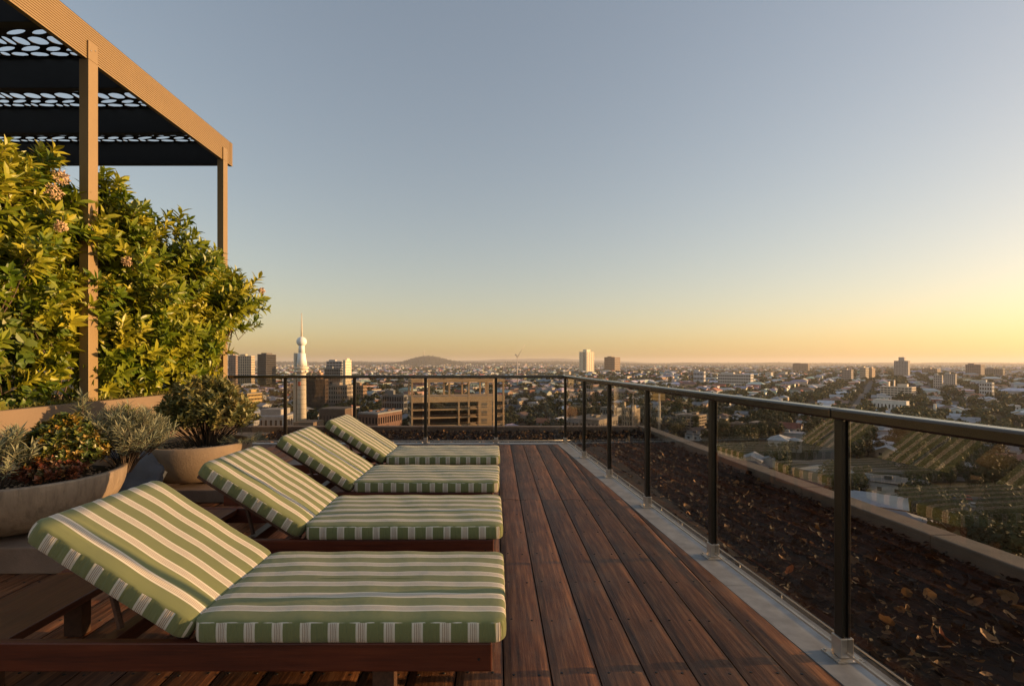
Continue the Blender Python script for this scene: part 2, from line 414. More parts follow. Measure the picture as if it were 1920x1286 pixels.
for i in range(9500):
    y = -1 + 11.4 * random.random() ** .8; x0 = railX(min(y, 8.4)) + .12; x1 = PI_(y) - .01
    x = random.uniform(x0, x1); drop(x, y, random.choice((.02, .025, .03, .04, .05, .06, .085)) * random.uniform(.7, 1.1))
for i in range(170):
    y = random.uniform(.8, 8); drop(random.uniform(railX(y) + .15, PI_(y) - .05), y, random.uniform(.06, .1)); BIG.append(len(T) - 1)
for i in range(5200):
    drop(random.uniform(-4.6, 2.4), random.uniform(8.5, 10.45), random.choice((.03, .04, .05, .06, .08)) * random.uniform(.7, 1.1))
o = scatter('leaf_litter', dts, T, Wh, [M_dry]); tag(o, 'dry brown and golden fallen leaves covering the roof bed', 'leaf litter', kind='stuff')
# twigs / mulch pieces
tm = [tri_template(MB().tube([(-.5, 0, 0), (0, .05, .02), (.5, 0, 0)], .035, 4, smooth=False))]
T = []
for i in range(5000):
    y = -1 + 11.4 * random.random() ** .8; x = random.uniform(railX(min(y, 8.4)) + .12, PI_(y) - .01); s = random.uniform(.04, .12)
    T.append(trs((x, y, BED + .01 + random.random() * .035), (0, random.gauss(0, .25), random.uniform(0, 6.28)), s))
o = scatter('mulch_twigs', tm, T, [0] * len(T), [simple('mulch_bark', (.016, .010, .007), .9)]); tag(o, 'short brown twigs and bark mulch between the fallen leaves', 'mulch', kind='stuff')
# a few large leaves that can be told apart
for i, (x, y, s, lab) in enumerate([(1480, 1062, .07, 'curled orange leaf standing upright on the dark bed'), (1770, 1185, .08, 'large ragged orange leaf lying on the dark bed'),
                                    (1718, 1218, .06, 'small pale folded leaf near the lower right of the bed')]):
    z = -.03; Y = (E - z) * F / (y - HY); me = mesh_from_tris('fallen_leaf', *(a.copy() for a in dts[i]), [MATS['dry_leaf']], rnd=np.full(len(dts[i][0]), .0))
    m2 = simple('orange_leaf_%d' % i, [(.5, .13, .03), (.42, .12, .03), (.5, .36, .2)][i], .6, var=.3, scale=30); me.materials[0] = m2
    o = link('fallen_leaf', me, None, (px(x, Y), Y, z - .03), (.35, -.5, i * 1.3 + .4), (s * 1.2, s * .6, s * 1.6)); tag(o, lab, 'leaf')
me = mesh_from_tris('fallen_leaf', *(a.copy() for a in dts[3]), [bpy.data.materials['orange_leaf_0']])
o = link('fallen_leaf', me, None, (px(238, 1.75), 1.75, .02), (.3, .2, .5), (.06, .035, .07)); tag(o, 'small orange leaf on the dark deck in front of the nearest lounger', 'leaf')

# =================================================================== RAILING
RT = 1.14
def post(root, x, y, rz):
    p = empty('post', (x, y, 0), rz); p.parent = root
    mb = MB().box(-.022, -.009, -.024, .024, .03, RT - .052); mb.box(.009, .022, -.024, .024, .03, RT - .052); mb.box(-.0088, .0088, -.014, .014, .03, RT - .053)
    bevel(mb.build('upright', M_post, p), .003)
    bevel(MB().box(-.031, .031, -.031, .031, .011, .10).build('shoe', M_steel, p), .004)
    mb = MB().box(-.062, .062, -.055, .055, .0045, .0105)
    for sx in (-1, 1):
        for sy in (-1, 1): mb.lathe([(.0001, .018), (.007, .017), (.007, .0106)], 6, (sx * .05, sy * .045), smooth=False)
    mb.build('base_plate', M_steel, p)
ry = [1.09, 2.277, 3.445, 4.65, 5.84, 7.03, 8.30]
ang = math.atan(.0713)
rail = empty('glass_railing', (railX(4), 4, 0)); tag(rail, 'long bronze metal railing with tinted glass panels down the right of the deck', 'railing')
R0 = (railX(4), 4, 0)
for y in [-.1] + ry: post(rail, railX(y) - R0[0], y - R0[1], ang)
def bar(x0, y0, x1, y1, w_, z0, z1, nm, mat, parent, off, bv=.006):
    d = Vector((x1 - x0, y1 - y0, 0)); L = d.length; o = MB().box(0, L, -w_/2, w_/2, z0, z1).build(nm, mat, parent)
    o.location = (x0 - off[0], y0 - off[1], 0); o.rotation_euler = (0, 0, math.atan2(d.y, d.x))
    return bevel(o, bv) if bv else o
js = [-1.5, 2.277 + .03, 6.0, 8.272]
for a, b in zip(js[:-1], js[1:]): bar(railX(a + .0015), a + .0015, railX(b - .0015), b - .0015, .075, RT - .05, RT, 'handrail', M_rail, rail, R0, .01)
yy = [-.1] + ry
for a, b in zip(yy[:-1], yy[1:]):
    a += .034; b -= .034
    bar(railX(a), a, railX(b), b, .010, .045, RT - .052, 'glass_panel', M_glass, rail, R0, 0)
    bar(railX(a) , a, railX(b), b, .016, .030, .042, 'bottom_channel', M_steel, rail, R0, .002)
rail2 = empty('glass_railing', (-1.5, 8.3, 0)); tag(rail2, 'short metal railing with tinted glass panels across the far end of the deck', 'railing')
R1 = (-1.5, 8.3, 0); bx_ = [-4.7, -3.53, -2.37, -1.18, 0.0, 1.16]
for x in bx_[:-1]: post(rail2, x - R1[0], 8.31 - R1[1], R(90))
bar(-4.75, 8.31, railX(8.31) + .037, 8.31, .075, RT - .05, RT, 'handrail', M_rail, rail2, R1, .01)
for a, b in zip(bx_[:-1], bx_[1:]):
    a += .034; b -= .05 if b < 1 else .05
    bar(a, 8.31, b, 8.31, .010, .045, RT - .052, 'glass_panel', M_glass, rail2, R1, 0)
    bar(a, 8.31, b, 8.31, .016, .030, .042, 'bottom_channel', M_steel, rail2, R1, .002)

# =================================================================== SUN LOUNGERS
def cushion_mesh(L, W, seed):
    r = random.Random(seed); a, b, c = L / 2, W / 2, .045
    per = []; nx, ny, nc = 40, 26, 5
    def rect(d):
        aa, bb = max(a - d, .001), max(b - d, .001); cc = max(min(c - d * .6, aa, bb), .0005) if d < c else min(.012, aa, bb) ; pts = []
        def seg(p, q, n):
            for i in range(n): t = i / n; pts.append((p[0] + (q[0]-p[0])*t, p[1] + (q[1]-p[1])*t))
        def arc(cx_, cy_, t0):
            for i in range(nc): t = t0 + (math.pi / 2) * i / nc; pts.append((cx_ + cc * math.cos(t), cy_ + cc * math.sin(t)))
        seg((-aa+cc, -bb), (aa-cc, -bb), nx); arc(aa-cc, -bb+cc, -math.pi/2)
        seg((aa, -bb+cc), (aa, bb-cc), ny); arc(aa-cc, bb-cc, 0)
        seg((aa-cc, bb), (-aa+cc, bb), nx); arc(-aa+cc, bb-cc, math.pi/2)
        seg((-aa, bb-cc), (-aa, -bb+cc), ny); arc(-aa+cc, -bb+cc, math.pi)
        return pts
    rings = [(.03, 0), (.006, .003), (.0, .010), (-.002, .03), (-.002, .055), (.0, .074), (.002, .080), (.006, .0845), (.014, .088), (.03, .0905), (.06, .093), (.11, .095), (.18, .0965), (.26, .097), (b - .003, .097)]
    NS = 6                                          # rings above this one belong to the top panel
    ph = [r.uniform(0, 6.28) for _ in range(8)]
    vs = []; n = len(rect(0))
    for ri, (d, z) in enumerate(rings):
        for k, (x, y) in enumerate(rect(d)):
            wob = .0016 * math.sin(x * 9 + ph[0]) * math.sin(y * 11 + ph[1]) + .0015 * math.sin(x * 23 + ph[2] + y * 9) if ri > NS else 0
            if 1 < ri <= NS:
                q = .0022 * math.sin(x * 95 + ph[3] + 3 * math.sin(x * 17)) + .0018 * math.sin(y * 90 + ph[4])
                nrm = (1 if abs(abs(x) - a) < .03 else 0) * (1 if x > 0 else -1), (1 if abs(abs(y) - b) < .03 else 0) * (1 if y > 0 else -1)
                x += nrm[0] * q; y += nrm[1] * q
            vs.append((x, y, z + wob))
    fs = [tuple(range(n))[::-1]]; top = [False]
    for ri in range(len(rings) - 1):
        for k in range(n): fs.append((ri*n+k, ri*n+(k+1) % n, (ri+1)*n+(k+1) % n, (ri+1)*n+k)); top.append(ri >= NS)
    o0 = (len(rings) - 1) * n
    # close the last (line-like) ring with pairs
    fs.append(tuple(range(o0, o0 + n))); top.append(True)
    me = bpy.data.meshes.new('cushion'); me.from_pydata(vs, [], fs); me.materials.append(M_fabric)
    uv = me.uv_layers.new(name='UVMap'); ga = me.attributes.new('gusset', 'FLOAT', 'FACE')
    for p in me.polygons:
        p.use_smooth = p.index != len(fs) - 1
        tp = top[p.index]; ga.data[p.index].value = 0 if tp else 1
        nrm = p.normal
        for li in p.loop_indices:
            v = me.vertices[me.loops[li].vertex_index].co
            if tp: uv.data[li].uv = (v.y, v.x)
            elif abs(nrm.y) >= abs(nrm.x): uv.data[li].uv = (v.x, v.z + .3)
            else: uv.data[li].uv = (v.y, v.z + .3)
    me.update(); return me
LY0, LW = 1.895, .715
def make_lounger():
    cx_, cy_ = -1.0, LY0 + LW / 2
    t = empty('sun_lounger', (cx_, cy_, 0))
    h = LW / 2 - .008
    X0, X1 = -1.25, .985                                       # local frame ends
    for s in (-1, 1):
        bevel(MB().box(X0, X1 - .001, min(s*h, s*(h-.036)), max(s*h, s*(h-.036)), .165, .275).build('side_rail', M_frame, t), .005)
    bevel(MB().box(X1 - .04, X1 - .002, -h + .037, h - .037, .167, .272).build('end_rail', M_frameY, t), .004)
    bevel(MB().box(X0 + .001, X0 + .34, -h + .037, h - .037, .235, .271).build('end_board', M_frameY, t), .004)
    bevel(MB().box(-.56, -.50, -h + .037, h - .037, .20, .262).build('cross_rail', M_frameY, t), .004)
    bevel(MB().box(-.20, -.14, -h + .037, h - .037, .20, .262).build('cross_rail', M_frameY, t), .004)
    for i in range(14):
        x = -.10 + i * .0765; bevel(MB().box(x, x + .055, -h + .037, h - .037, .252, .27).build('slat', M_slat, t), .003)
    for sx in (X0 + .12, .50):
        for s in (-1, 1):
            y0 = s * (h - .10); y1 = s * (h - .16)
            bevel(MB().box(sx, sx + .09, min(y0, y1), max(y0, y1), 0.001, .234 if sx < 0 else .25).build('leg', M_slat, t), .004)
    for s in (-1, 1): MB().box(.93, .938, s * h - (.003 if s < 0 else -.0), s * h + (.0 if s < 0 else .003), .21, .218).build('bolt', M_screw, t)
    sc_ = link('seat_cushion', cushion_mesh(1.205, LW, 3), t, (.433, 0, .2755))
    A = R(32.4); hinge = Vector((-.205, 0, .278))
    bc = link('back_cushion', cushion_mesh(.735, LW - .006, 5), t); M = Matrix.Translation(hinge) @ Matrix.Rotation(A, 4, 'Y')
    global BACK_M
    BACK_M = M @ Matrix.Translation((-.3675, 0, .0)); bc.matrix_local = BACK_M
    for s in (-1, 1):
        o = bevel(MB().box(-.735, .0, min(s*(h-.045), s*(h-.085)), max(s*(h-.045), s*(h-.085)), -.034, -.003).build('backrest_stile', M_slat, t), .003); o.matrix_local = M
    for i in range(8):
        x = -.715 + i * .088; o = bevel(MB().box(x, x + .062, -(h-.0865), h-.0865, -.022, -.004).build('backrest_slat', M_slat, t), .003); o.matrix_local = M
    for s in (-1, 1):
        y = s * (h - .12); top = M @ Vector((-.42, y, -.037))
        MB().tube([(top.x, y, top.z), (-.53, y, .270)], .013, 6, smooth=False).build('prop_strut', M_slat, t)
    return t, cx_, cy_
lounger, lcx, lcy = make_lounger()
index_kids(lounger)
LLAB = ['nearest green striped sun lounger, its red timber frame filling the lower left', 'second green striped sun lounger, directly behind the nearest one',
        'third green striped sun lounger, between the second and the far one', 'farthest green striped sun lounger beside the far glass railing']
pitch = [0, 1.105, 2.205, 3.325]; dx = [0, 0, -.008, .004]
for i in range(4):
    o = lounger if i == 0 else copy_tree(lounger)
    o.location = (lcx + dx[i], lcy + pitch[i], 0); o.rotation_euler = (0, 0, R([0, .3, -.25, .2][i]))
    tag(o, LLAB[i], 'sun lounger', 'sun loungers in a row on the deck')
    if i:
        for ch in col.objects:
            if ch.parent is o and ch.name.startswith('seat_cushion'): ch.data = cushion_mesh(1.205, LW, 10 + i); ch.rotation_euler = (0, 0, R((.3, -.4, .25)[i - 1]))
            if ch.parent is o and ch.name.startswith('back_cushion'): ch.data = cushion_mesh(.735, LW - .006, 20 + i); ch.matrix_local = BACK_M @ Matrix.Rotation(R((-.5, .6, -.3)[i - 1]), 4, 'Z') @ Matrix.Translation((0, (.004, -.006, .003)[i - 1], .001))

# =================================================================== RAISED PLANTER, POTS
WX, WH = -4.33, .93
pl = empty('raised_planter', (WX - .7, 5, 0)); tag(pl, 'long tan rendered planter wall holding the hedge on the left', 'planter')
P0 = (WX - .7, 5, 0)
def plocal(mb, nm, mat, bv=.006): o = mb.build(nm, mat, pl); o.location = (-P0[0], -P0[1], 0); return bevel(o, bv) if bv else o
plocal(MB().box(WX - .09, WX, -1.4, 8.29, -.2, WH), 'front_wall', M_render, .008)
plocal(MB().box(WX - 1.6, WX - 1.5, -1.4, 8.29, -.2, WH), 'back_wall', M_render, .008)
plocal(MB().box(WX - 1.498, WX - .092, 8.2, 8.29, -.2, WH - .002), 'end_wall', M_render, .008)
plocal(MB().box(WX - 1.498, WX - .092, -1.4, 8.198, -.2, WH - .07), 'soil', M_soil, 0)

def bowl(name, c, Rr, z0, z1, rb, mat, label, cat='planter pot'):
    t = empty(name, (c[0], c[1], z0)); tag(t, label, cat)
    H = z1 - z0; prof = [(.0001, 0), (rb * .9, 0), (rb, .01)]
    for i in range(1, 13):
        u = i / 12; prof.append((rb + (Rr - rb) * math.sin(u * math.pi / 2) ** .8, .01 + (H - .02) * (1 - math.cos(u * math.pi / 2)) ** .92))
    prof += [(Rr - .002, H - .004), (Rr - .012, H), (Rr - .048, H), (Rr - .058, H - .008), (Rr - .07, H - .06)]
    MB().lathe(prof, 72).build('bowl', mat, t)
    m = MB(); m.lathe([(.0001, H - .035), (Rr * .5, H - .04), (Rr - .066, H - .05)], 32, smooth=False, jit=.01); m.build('soil', M_soil, t)
    pb = [tri_template(MB().lathe([(.0001, .5), (.6, .35), (1, 0), (.6, -.4), (.0001, -.5)], 6, smooth=False))]
    T = []
    for i in range(260):
        a = random.uniform(0, 6.28); q = (Rr - .09) * math.sqrt(random.random()); T.append(trs((q * math.cos(a), q * math.sin(a), H - .038), (random.random(), random.random(), 0), random.uniform(.006, .013)))
    o = scatter('pebbles', pb, T, [0] * len(T), [M_pot2], parent=t); o['kind'] = 'stuff'
    return t
POT1 = (-3.42, 3.60, .60, .175, .55); POT2 = (-3.15, 5.22, .53, .125, .525)
bowl('planter_bowl', POT1[:2], POT1[2], POT1[3], POT1[4], .24, M_pot, 'wide streaked concrete bowl behind the nearest lounger, full of grey and reddish plants')
bowl('planter_bowl', POT2[:2], POT2[2], POT2[3], POT2[4], .20, M_pot2, 'smooth tan stone bowl behind the second lounger holding one leafy shrub')
b1 = bevel(MB().box(-3.95, -2.72, 3.16, 4.1, .002, .173).build('plinth_block', M_block), .01); tag(b1, 'broad stone plinth under the streaked concrete bowl', 'plinth')
b2 = bevel(MB().box(-3.2, -2.45, 4.78, 5.55, .002, .123).build('plinth_block', M_block), .01); tag(b2, 'low stone block under the smooth tan bowl', 'plinth')
import bmesh
from mathutils import noise as mn
bmx = bmesh.new(); bmesh.ops.create_icosphere(bmx, subdivisions=4, radius=1)
for v in bmx.verts:
    d = v.co.normalized(); n = mn.fractal(d * 1.6, .8, 2.2, 5) * .22; v.co = Vector((d.x * .36, d.y * .34, d.z * .30)) * (1 + n); v.co.z = max(v.co.z, -.262)
me = bpy.data.meshes.new('boulder'); bmx.to_mesh(me); bmx.free(); me.materials.append(M_slate); me.polygons.foreach_set('use_smooth', [True] * len(me.polygons))
tag(link('boulder', me, None, (-3.38, 4.46, .264)), 'dark blue-grey boulder in the shade between the two pale bowls', 'boulder')

# ---- foliage templates
def leaf(mb, M, L, Wd, fold=.25, droop=.2, mi=0, n=4):
    vs = []; fs = []
    for i in range(n + 1):
        t = i / n; wd = Wd * .5 * math.sin(math.pi * (t * .86 + .07)) ** .8 if i < n else .001
        z = -droop * L * t * t
        vs += [M @ Vector((-wd, t * L, z + wd * fold)), M @ Vector((0, t * L, z)), M @ Vector((wd, t * L, z + wd * fold))]
    for i in range(n):
        a = i * 3; fs += [(a, a+1, a+4, a+3), (a+1, a+2, a+5, a+4)]
    mb.add(vs, fs, mi)
def spray(seed, L=.2, nl=12, ll=.085, lw=.032, up=.9, tipn=5, stem=True, n=3):
    r = random.Random(seed); mb = MB(); bend = r.uniform(-.25, .25)
    pt = lambda t: Vector((bend * L * t * t, 0, L * t))
    if stem: mb.tube([pt(0), pt(.5), pt(1)], [.004, .003, .0015], 4, 1, smooth=False, cap=False)
    for i in range(nl):
        t = .15 + .85 * (i / nl) ** .8; az = i * 2.4 + r.uniform(-.4, .4); el = up * (.4 + .6 * t) + r.uniform(-.15, .25)
        M = Matrix.Translation(pt(t)) @ Matrix.Rotation(az, 4, 'Z') @ Matrix.Rotation(el, 4, 'X') @ Matrix.Rotation(r.uniform(-.4, .4), 4, 'Y')
        leaf(mb, M, ll * r.uniform(.75, 1.2), lw * r.uniform(.8, 1.15), r.uniform(.1, .7), r.uniform(0, .35), 0, n)
    return mb
def dir_mat(p, d, s, roll):
    q = Vector(d).to_track_quat('Z', 'Y').to_matrix().to_4x4()
    return Matrix.Translation(p) @ q @ Matrix.Rotation(roll, 4, 'Z') @ Matrix.Diagonal((s, s, s, 1))

# ---- the hedge shrubs: lobes (centre x,y,z, radii) measured from the photo's outline
hs_mb = [spray(i, L=random.uniform(.20, .28), nl=14, ll=.115, lw=.042, up=.8) for i in range(6)]
hs_me = []
for mb in hs_mb:
    me = bpy.data.meshes.new('leaf_spray'); me.from_pydata(mb.v, [], mb.f); me.materials.append(M_hedge); me.materials.append(M_bark)
    me.polygons.foreach_set('material_index', mb.m); me.update(); hs_me.append(me)
hs_t = [tri_template(m) for m in hs_mb]
shrubs = [
 ('tall yellow-green flowering shrub filling the left edge of the hedge', (-5.0, 5.0), [(-5.0, 5.05, 2.6, .7, .75, .9), (-4.75, 4.7, 1.7, .5, .6, .7), (-5.35, 5.2, 3.2, .45, .45, .42), (-4.95, 4.75, 2.85, .42, .4, .5)]),
 ('upright leafy shrub rising around the near pergola post', (-4.95, 6.0), [(-5.0, 6.05, 2.25, .6, .65, .85), (-4.68, 6.2, 2.78, .33, .36, .36), (-4.72, 5.95, 1.65, .5, .55, .6)]),
 ('dense shrub in the middle of the hedge between the pergola posts', (-4.95, 6.85), [(-4.85, 6.8, 2.2, .62, .6, .8), (-4.62, 6.65, 2.75, .38, .42, .38), (-4.65, 6.85, 1.55, .5, .5, .55)]),
 ('rounded shrub just left of the far pergola post', (-4.85, 7.6), [(-4.7, 7.5, 2.1, .6, .5, .75), (-4.6, 7.5, 2.75, .33, .35, .36), (-4.65, 7.6, 1.5, .45, .45, .5)]),
 ('shrub with long arching sprays reaching right past the far post', (-4.75, 8.1), [(-4.62, 8.1, 2.2, .45, .38, .52), (-4.36, 8.12, 2.32, .36, .28, .3), (-4.3, 8.1, 1.95, .25, .28, .22), (-4.8, 8.0, 1.5, .3, .3, .42)]),
]
for si, (lab, (bx, by), lobes) in enumerate(shrubs):
    t = empty('hedge_shrub', (bx, by, WH - .07)); tag(t, lab, 'shrub', 'shrubs of the hedge in the raised planter')
    loc0 = Vector(t.location); stem = MB(); T = []; Wh = []; cand = []
    for l in lobes:
        c = Vector(l[:3]); rr = Vector(l[3:]); vlm = l[3] * l[4] + l[4] * l[5] + l[3] * l[5]
        stem.tube([(random.uniform(-.05, .05), random.uniform(-.05, .05), 0), ((c.x-bx)*.5, (c.y-by)*.5, (c.z-loc0.z)*.5), tuple(c - loc0)], [.028, .018, .008], 6)
        for b in range(int(36 * vlm)):                              # leafy branch ends, each a cluster of sprays pointing one way
            d = Vector((random.gauss(0, 1), random.gauss(0, 1), random.gauss(0, 1))).normalized()
            q = random.uniform(.55, 1.08) if b % 4 else random.uniform(1.02, 1.34)
            p = c + Vector((d.x * rr.x, d.y * rr.y, d.z * rr.z)) * q
            if d.z > .35 and b % 3 == 0: p += Vector((d.x * .1, d.y * .2, random.uniform(.05, .20)))
            bd = (d * .7 + Vector((.35, -.12, .75)) + Vector((random.gauss(0, .22), random.gauss(0, .22), random.gauss(0, .15)))).normalized()
            a = p - bd * .34 * random.uniform(.7, 1.2)
            if p.z > WH + .1: stem.tube([tuple((c - loc0).lerp(a - loc0, .3)), tuple(a - loc0), tuple(p - loc0)], [.008, .006, .003], 4, cap=False)
            for j in range(9):
                tt = (j / 8) ** .8; az = j * 2.4 + b; e1 = bd.orthogonal().normalized(); e2 = bd.cross(e1)
                side = (e1 * math.cos(az) + e2 * math.sin(az)); pp = a.lerp(p, tt) + side * .03
                if pp.z < 1.9 and pp.x > -4.62 and pp.y > 7.6: continue
                if pp.z < WH - .02 or (pp.z < 1.45 and pp.x > WX + .02) or (pp.z < 1.75 and abs(pp.y - 5.5) < .22 and pp.x > -4.62): continue
                dd = (bd + side * (.75 - .45 * tt)).normalized(); cand.append((pp, dd, q))
    # the sprays that show largest are objects of their own, the rest one mass
    cand.sort(key=lambda a: -(a[2] + .35 * a[1].x - .3 * a[1].y + random.uniform(0, .2)))
    for i, (p, dd, q) in enumerate(cand):
        M = dir_mat(p - loc0, dd, random.uniform(.8, 1.3), random.uniform(0, 6.28))
        if i < 170:
            o = link('leaf_spray', hs_me[random.randrange(6)], t); o.matrix_local = M
        else: T.append(np.array(M)); Wh.append(random.randrange(6))
    stem.build('stem', M_bark, t)
    o = scatter('foliage', hs_t, T, Wh, [M_hedge, M_bark], parent=t); o['kind'] = 'stuff'
# blossom clusters on the shrubs
for (x, y, Y, lab) in [(104, 332, 4.95, 'upper cream blossom cluster on the left shrub'), (90, 360, 4.9, 'lower cream blossom cluster on the left shrub'), (228, 490, 5.6, 'small cream blossom at the middle of the hedge'),
                       (484, 545, 8.0, 'withered cream blossom at the right tip of the hedge'), (102, 425, 4.7, 'small cream blossom low on the left shrub')]:
    fm = MB(); s = .07 if 'cluster' in lab else .045
    for i in range(60):
        d = Vector((random.gauss(0, 1), random.gauss(0, 1), random.gauss(0, 1))).normalized() * random.uniform(.3, 1) ** .5 * s
        M = dir_mat(d, d.normalized(), 1, random.uniform(0, 6)); leaf(fm, M, .03, .016, .5, .3, 0, 2); leaf(fm, M @ Matrix.Rotation(1.0, 4, 'X'), .028, .014, .5, .2, 0, 2)
    o = fm.build('blossom', M_flower, loc=(px(x, Y) + .06, Y, pz(y, Y))); tag(o, lab, 'blossom')
# broad-leaved creeper at the foot of the hedge
t = empty('creeper', (-4.62, 4.75, WH - .07)); tag(t, 'broad-leaved green creeper at the foot of the hedge near the left edge', 'creeper')
cm = [tri_template(spray(40 + i, L=.16, nl=6, ll=.085, lw=.062, up=.5, n=3)) for i in range(4)]
T = []
for i in range(330):
    y = random.choice((random.uniform(3.9, 5.15), random.uniform(3.9, 5.15), random.uniform(5.75, 6.4))); z = random.uniform(0, .95) ** 1.1 if random.random() < .8 else 0; x = -4.72 + random.uniform(-.2, .17)
    T.append(np.array(dir_mat(Vector((x + 4.62, y - 4.75, max(z, 0))), (random.uniform(.2, 1), random.uniform(-.6, .3), random.uniform(-.1, .8)), random.uniform(.8, 1.15), random.uniform(0, 6))))
o = scatter('foliage', cm, T, [random.randrange(4) for _ in T], [M_ivy, M_bark], parent=t); o['kind'] = 'stuff'
st = MB()
for i in range(14):
    y = random.uniform(-.8, 1.6); st.tube([(0, y, 0), (.04, y + .1, .4), (-.02, y + random.uniform(-.2, .3), .9)], [.01, .008, .004], 5)
st.build('stem', M_bark, t)
# moss and ground cover in the planter
gm = [tri_template(spray(60 + i, L=.03, nl=7, ll=.035, lw=.008, up=1.1, stem=False, n=2)) for i in range(3)]
T = [np.array(dir_mat(Vector((random.uniform(WX - .6, WX - .10), random.uniform(3.2, 8.1), WH - .07)), (random.gauss(0, .2), random.gauss(0, .2), 1), random.uniform(.8, 2), random.uniform(0, 6))) for _ in range(5000)]
o = scatter('ground_cover', gm, T, [random.randrange(3) for _ in T], [M_moss, M_bark]); tag(o, 'yellow-green moss and grass along the planter edge', 'ground cover', kind='stuff')

def plant(name, lab, cat, c, tm, mats, n, rx, ry_, h, spread=.6, smin=.8, smax=1.2, up=.8):
    t = empty(name, c); tag(t, lab, cat); st = MB(); T = []
    for i in range(n):
        a = random.uniform(0, 6.28); q = math.sqrt(random.random()); bx, by = q * rx * .45 * math.cos(a), q * ry_ * .45 * math.sin(a)
        tx, ty = q * rx * math.cos(a), q * ry_ * math.sin(a); tz = h * (1 - .55 * q * q) * random.uniform(.55, 1.0)
        d = Vector((tx - bx, ty - by, max(tz, .05))).normalized(); d = (d + Vector((tx * spread / rx, ty * spread / ry_, up)) * .6).normalized()
        p = Vector((tx, ty, tz * .8)); T.append(np.array(dir_mat(p, d, random.uniform(smin, smax), random.uniform(0, 6.28))))
        if i % 3 == 0: st.tube([(bx * .5, by * .5, -.03), tuple(p * .5 + Vector((bx, by, 0)) * .25), tuple(p)], [.006, .004, .0025], 4, cap=False)
    st.build('stem', M_bark, t)
    o = scatter('foliage', tm, T, [random.randrange(len(tm)) for _ in T], mats, parent=t); o['kind'] = 'stuff'
    return t
spike = [tri_template(spray(80 + i, L=.2, nl=34, ll=.055, lw=.007, up=1.0, n=2)) for i in range(4)]
lanc = [tri_template(spray(90 + i, L=.16, nl=20, ll=.075, lw=.013, up=1.0, n=2)) for i in range(4)]
small = [tri_template(spray(100 + i, L=.07, nl=12, ll=.028, lw=.019, up=.9, n=2)) for i in range(4)]
oval = [tri_template(spray(110 + i, L=.13, nl=17, ll=.052, lw=.024, up=.95, n=2)) for i in range(4)]
z1 = POT1[4] - .05; z2 = POT2[4] - .05
plant('silver_shrub', 'spiky silver-green shrub at the left of the streaked bowl', 'shrub', (-3.36, 3.34, z1), lanc, [M_grey, M_bark], 42, .13, .13, .34)
plant('jade_bush', 'low dark green and orange succulent bush in the middle of the streaked bowl', 'succulent', (-3.20, 3.68, z1), small, [M_succ, M_bark], 900, .22, .22, .50, smin=1.0, smax=1.4)
plant('red_succulent', 'reddish succulent at the front of the streaked bowl', 'succulent', (-3.10, 3.46, z1), small, [M_red, M_bark], 150, .15, .13, .16, smin=.9)
plant('silver_shrub', 'bushy grey-green rosemary-like shrub spilling over the right of the streaked bowl', 'shrub', (-2.99, 4.00, z1), spike, [M_grey, M_bark], 210, .17, .19, .40, spread=.9)
plant('flower_sprig', 'taller pale sprig rising above the grey plants in the streaked bowl', 'sprig', (-3.22, 3.86, z1 + .1), lanc, [M_grey, M_bark], 9, .07, .07, .42)
plant('yellow_sprig', 'yellow-green sprig at the right end of the streaked bowl', 'sprig', (-3.0, 4.06, z1 + .12), oval, [M_hedge, M_bark], 22, .08, .07, .30)
plant('leafy_shrub', 'bushy olive-green shrub with golden tips in the smooth tan bowl', 'shrub', (-3.06, 5.25, z2), oval, [M_shrub, M_bark], 430, .38, .36, .74, smin=1.0, smax=1.5)
plant('trailing_plant', 'small grey plant trailing over the right rim of the tan bowl', 'trailing plant', (-2.66, 5.22, z2 + .03), spike, [M_grey, M_bark], 26, .09, .12, .05, spread=1.4, up=-.6, smin=.5, smax=.7)

# =================================================================== PERGOLA
PX = -4.46; PB = E + 3.33; PT = PB + .385
pg = empty('pergola', (-6.5, 5.5, 0)); tag(pg, 'bronze aluminium pergola with perforated black roof panels over the hedge', 'pergola')
PO = Vector((-6.5, 5.5, 0))
def pj(mb, nm, mat, parent=None, bv=.004): o = mb.build(nm, mat, parent or pg); o.location = -PO if parent is None else (0, 0, 0); return bevel(o, bv) if bv else o
def ribbed(x_face, x_back, y0, y1, z0, z1, n=15):
    mb = MB(); p = [(x_back, z0), (x_face, z0)]; h = (z1 - z0) / n; s = .008 * (1 if x_face > x_back else -1)
    for i in range(n):
        a = z0 + i * h; p += [(x_face, a + h * .12), (x_face, a + h * .80), (x_face - s, a + h * .86), (x_face - s, a + h * .98)]
    p += [(x_face, z1), (x_back, z1)]
    A = [(x, y0, z) for x, z in p]; B = [(x, y1, z) for x, z in p]; n_ = len(p)
    mb.add(A + B, [tuple(range(n_))[::-1], tuple(range(n_, 2*n_))] + [(i, n_ + i, n_ + (i+1) % n_, (i+1) % n_) for i in range(n_)][:]); return mb
def fixn(o):
    import bmesh
    b = bmesh.new(); b.from_mesh(o.data); bmesh.ops.recalc_face_normals(b, faces=b.faces); b.to_mesh(o.data); b.free(); return o
bm_ = ribbed(PX - .02, PX - .075, -1.0, 8.35, PB, PT); fixn(pj(bm_, 'edge_beam', M_bronze, bv=0))
fixn(pj(ribbed(PX - .018, PX - .075, 8.355, 8.43, PB, PT + .0), 'beam_end_cap', M_bronze, bv=0))
fixn(pj(ribbed(-8.85, -8.78, -1.0, 8.43, PB, PT), 'edge_beam', M_bronze, bv=0))
cbY = [1.0, 2.5, 3.67, 4.855, 6.02, 7.20, 8.33]
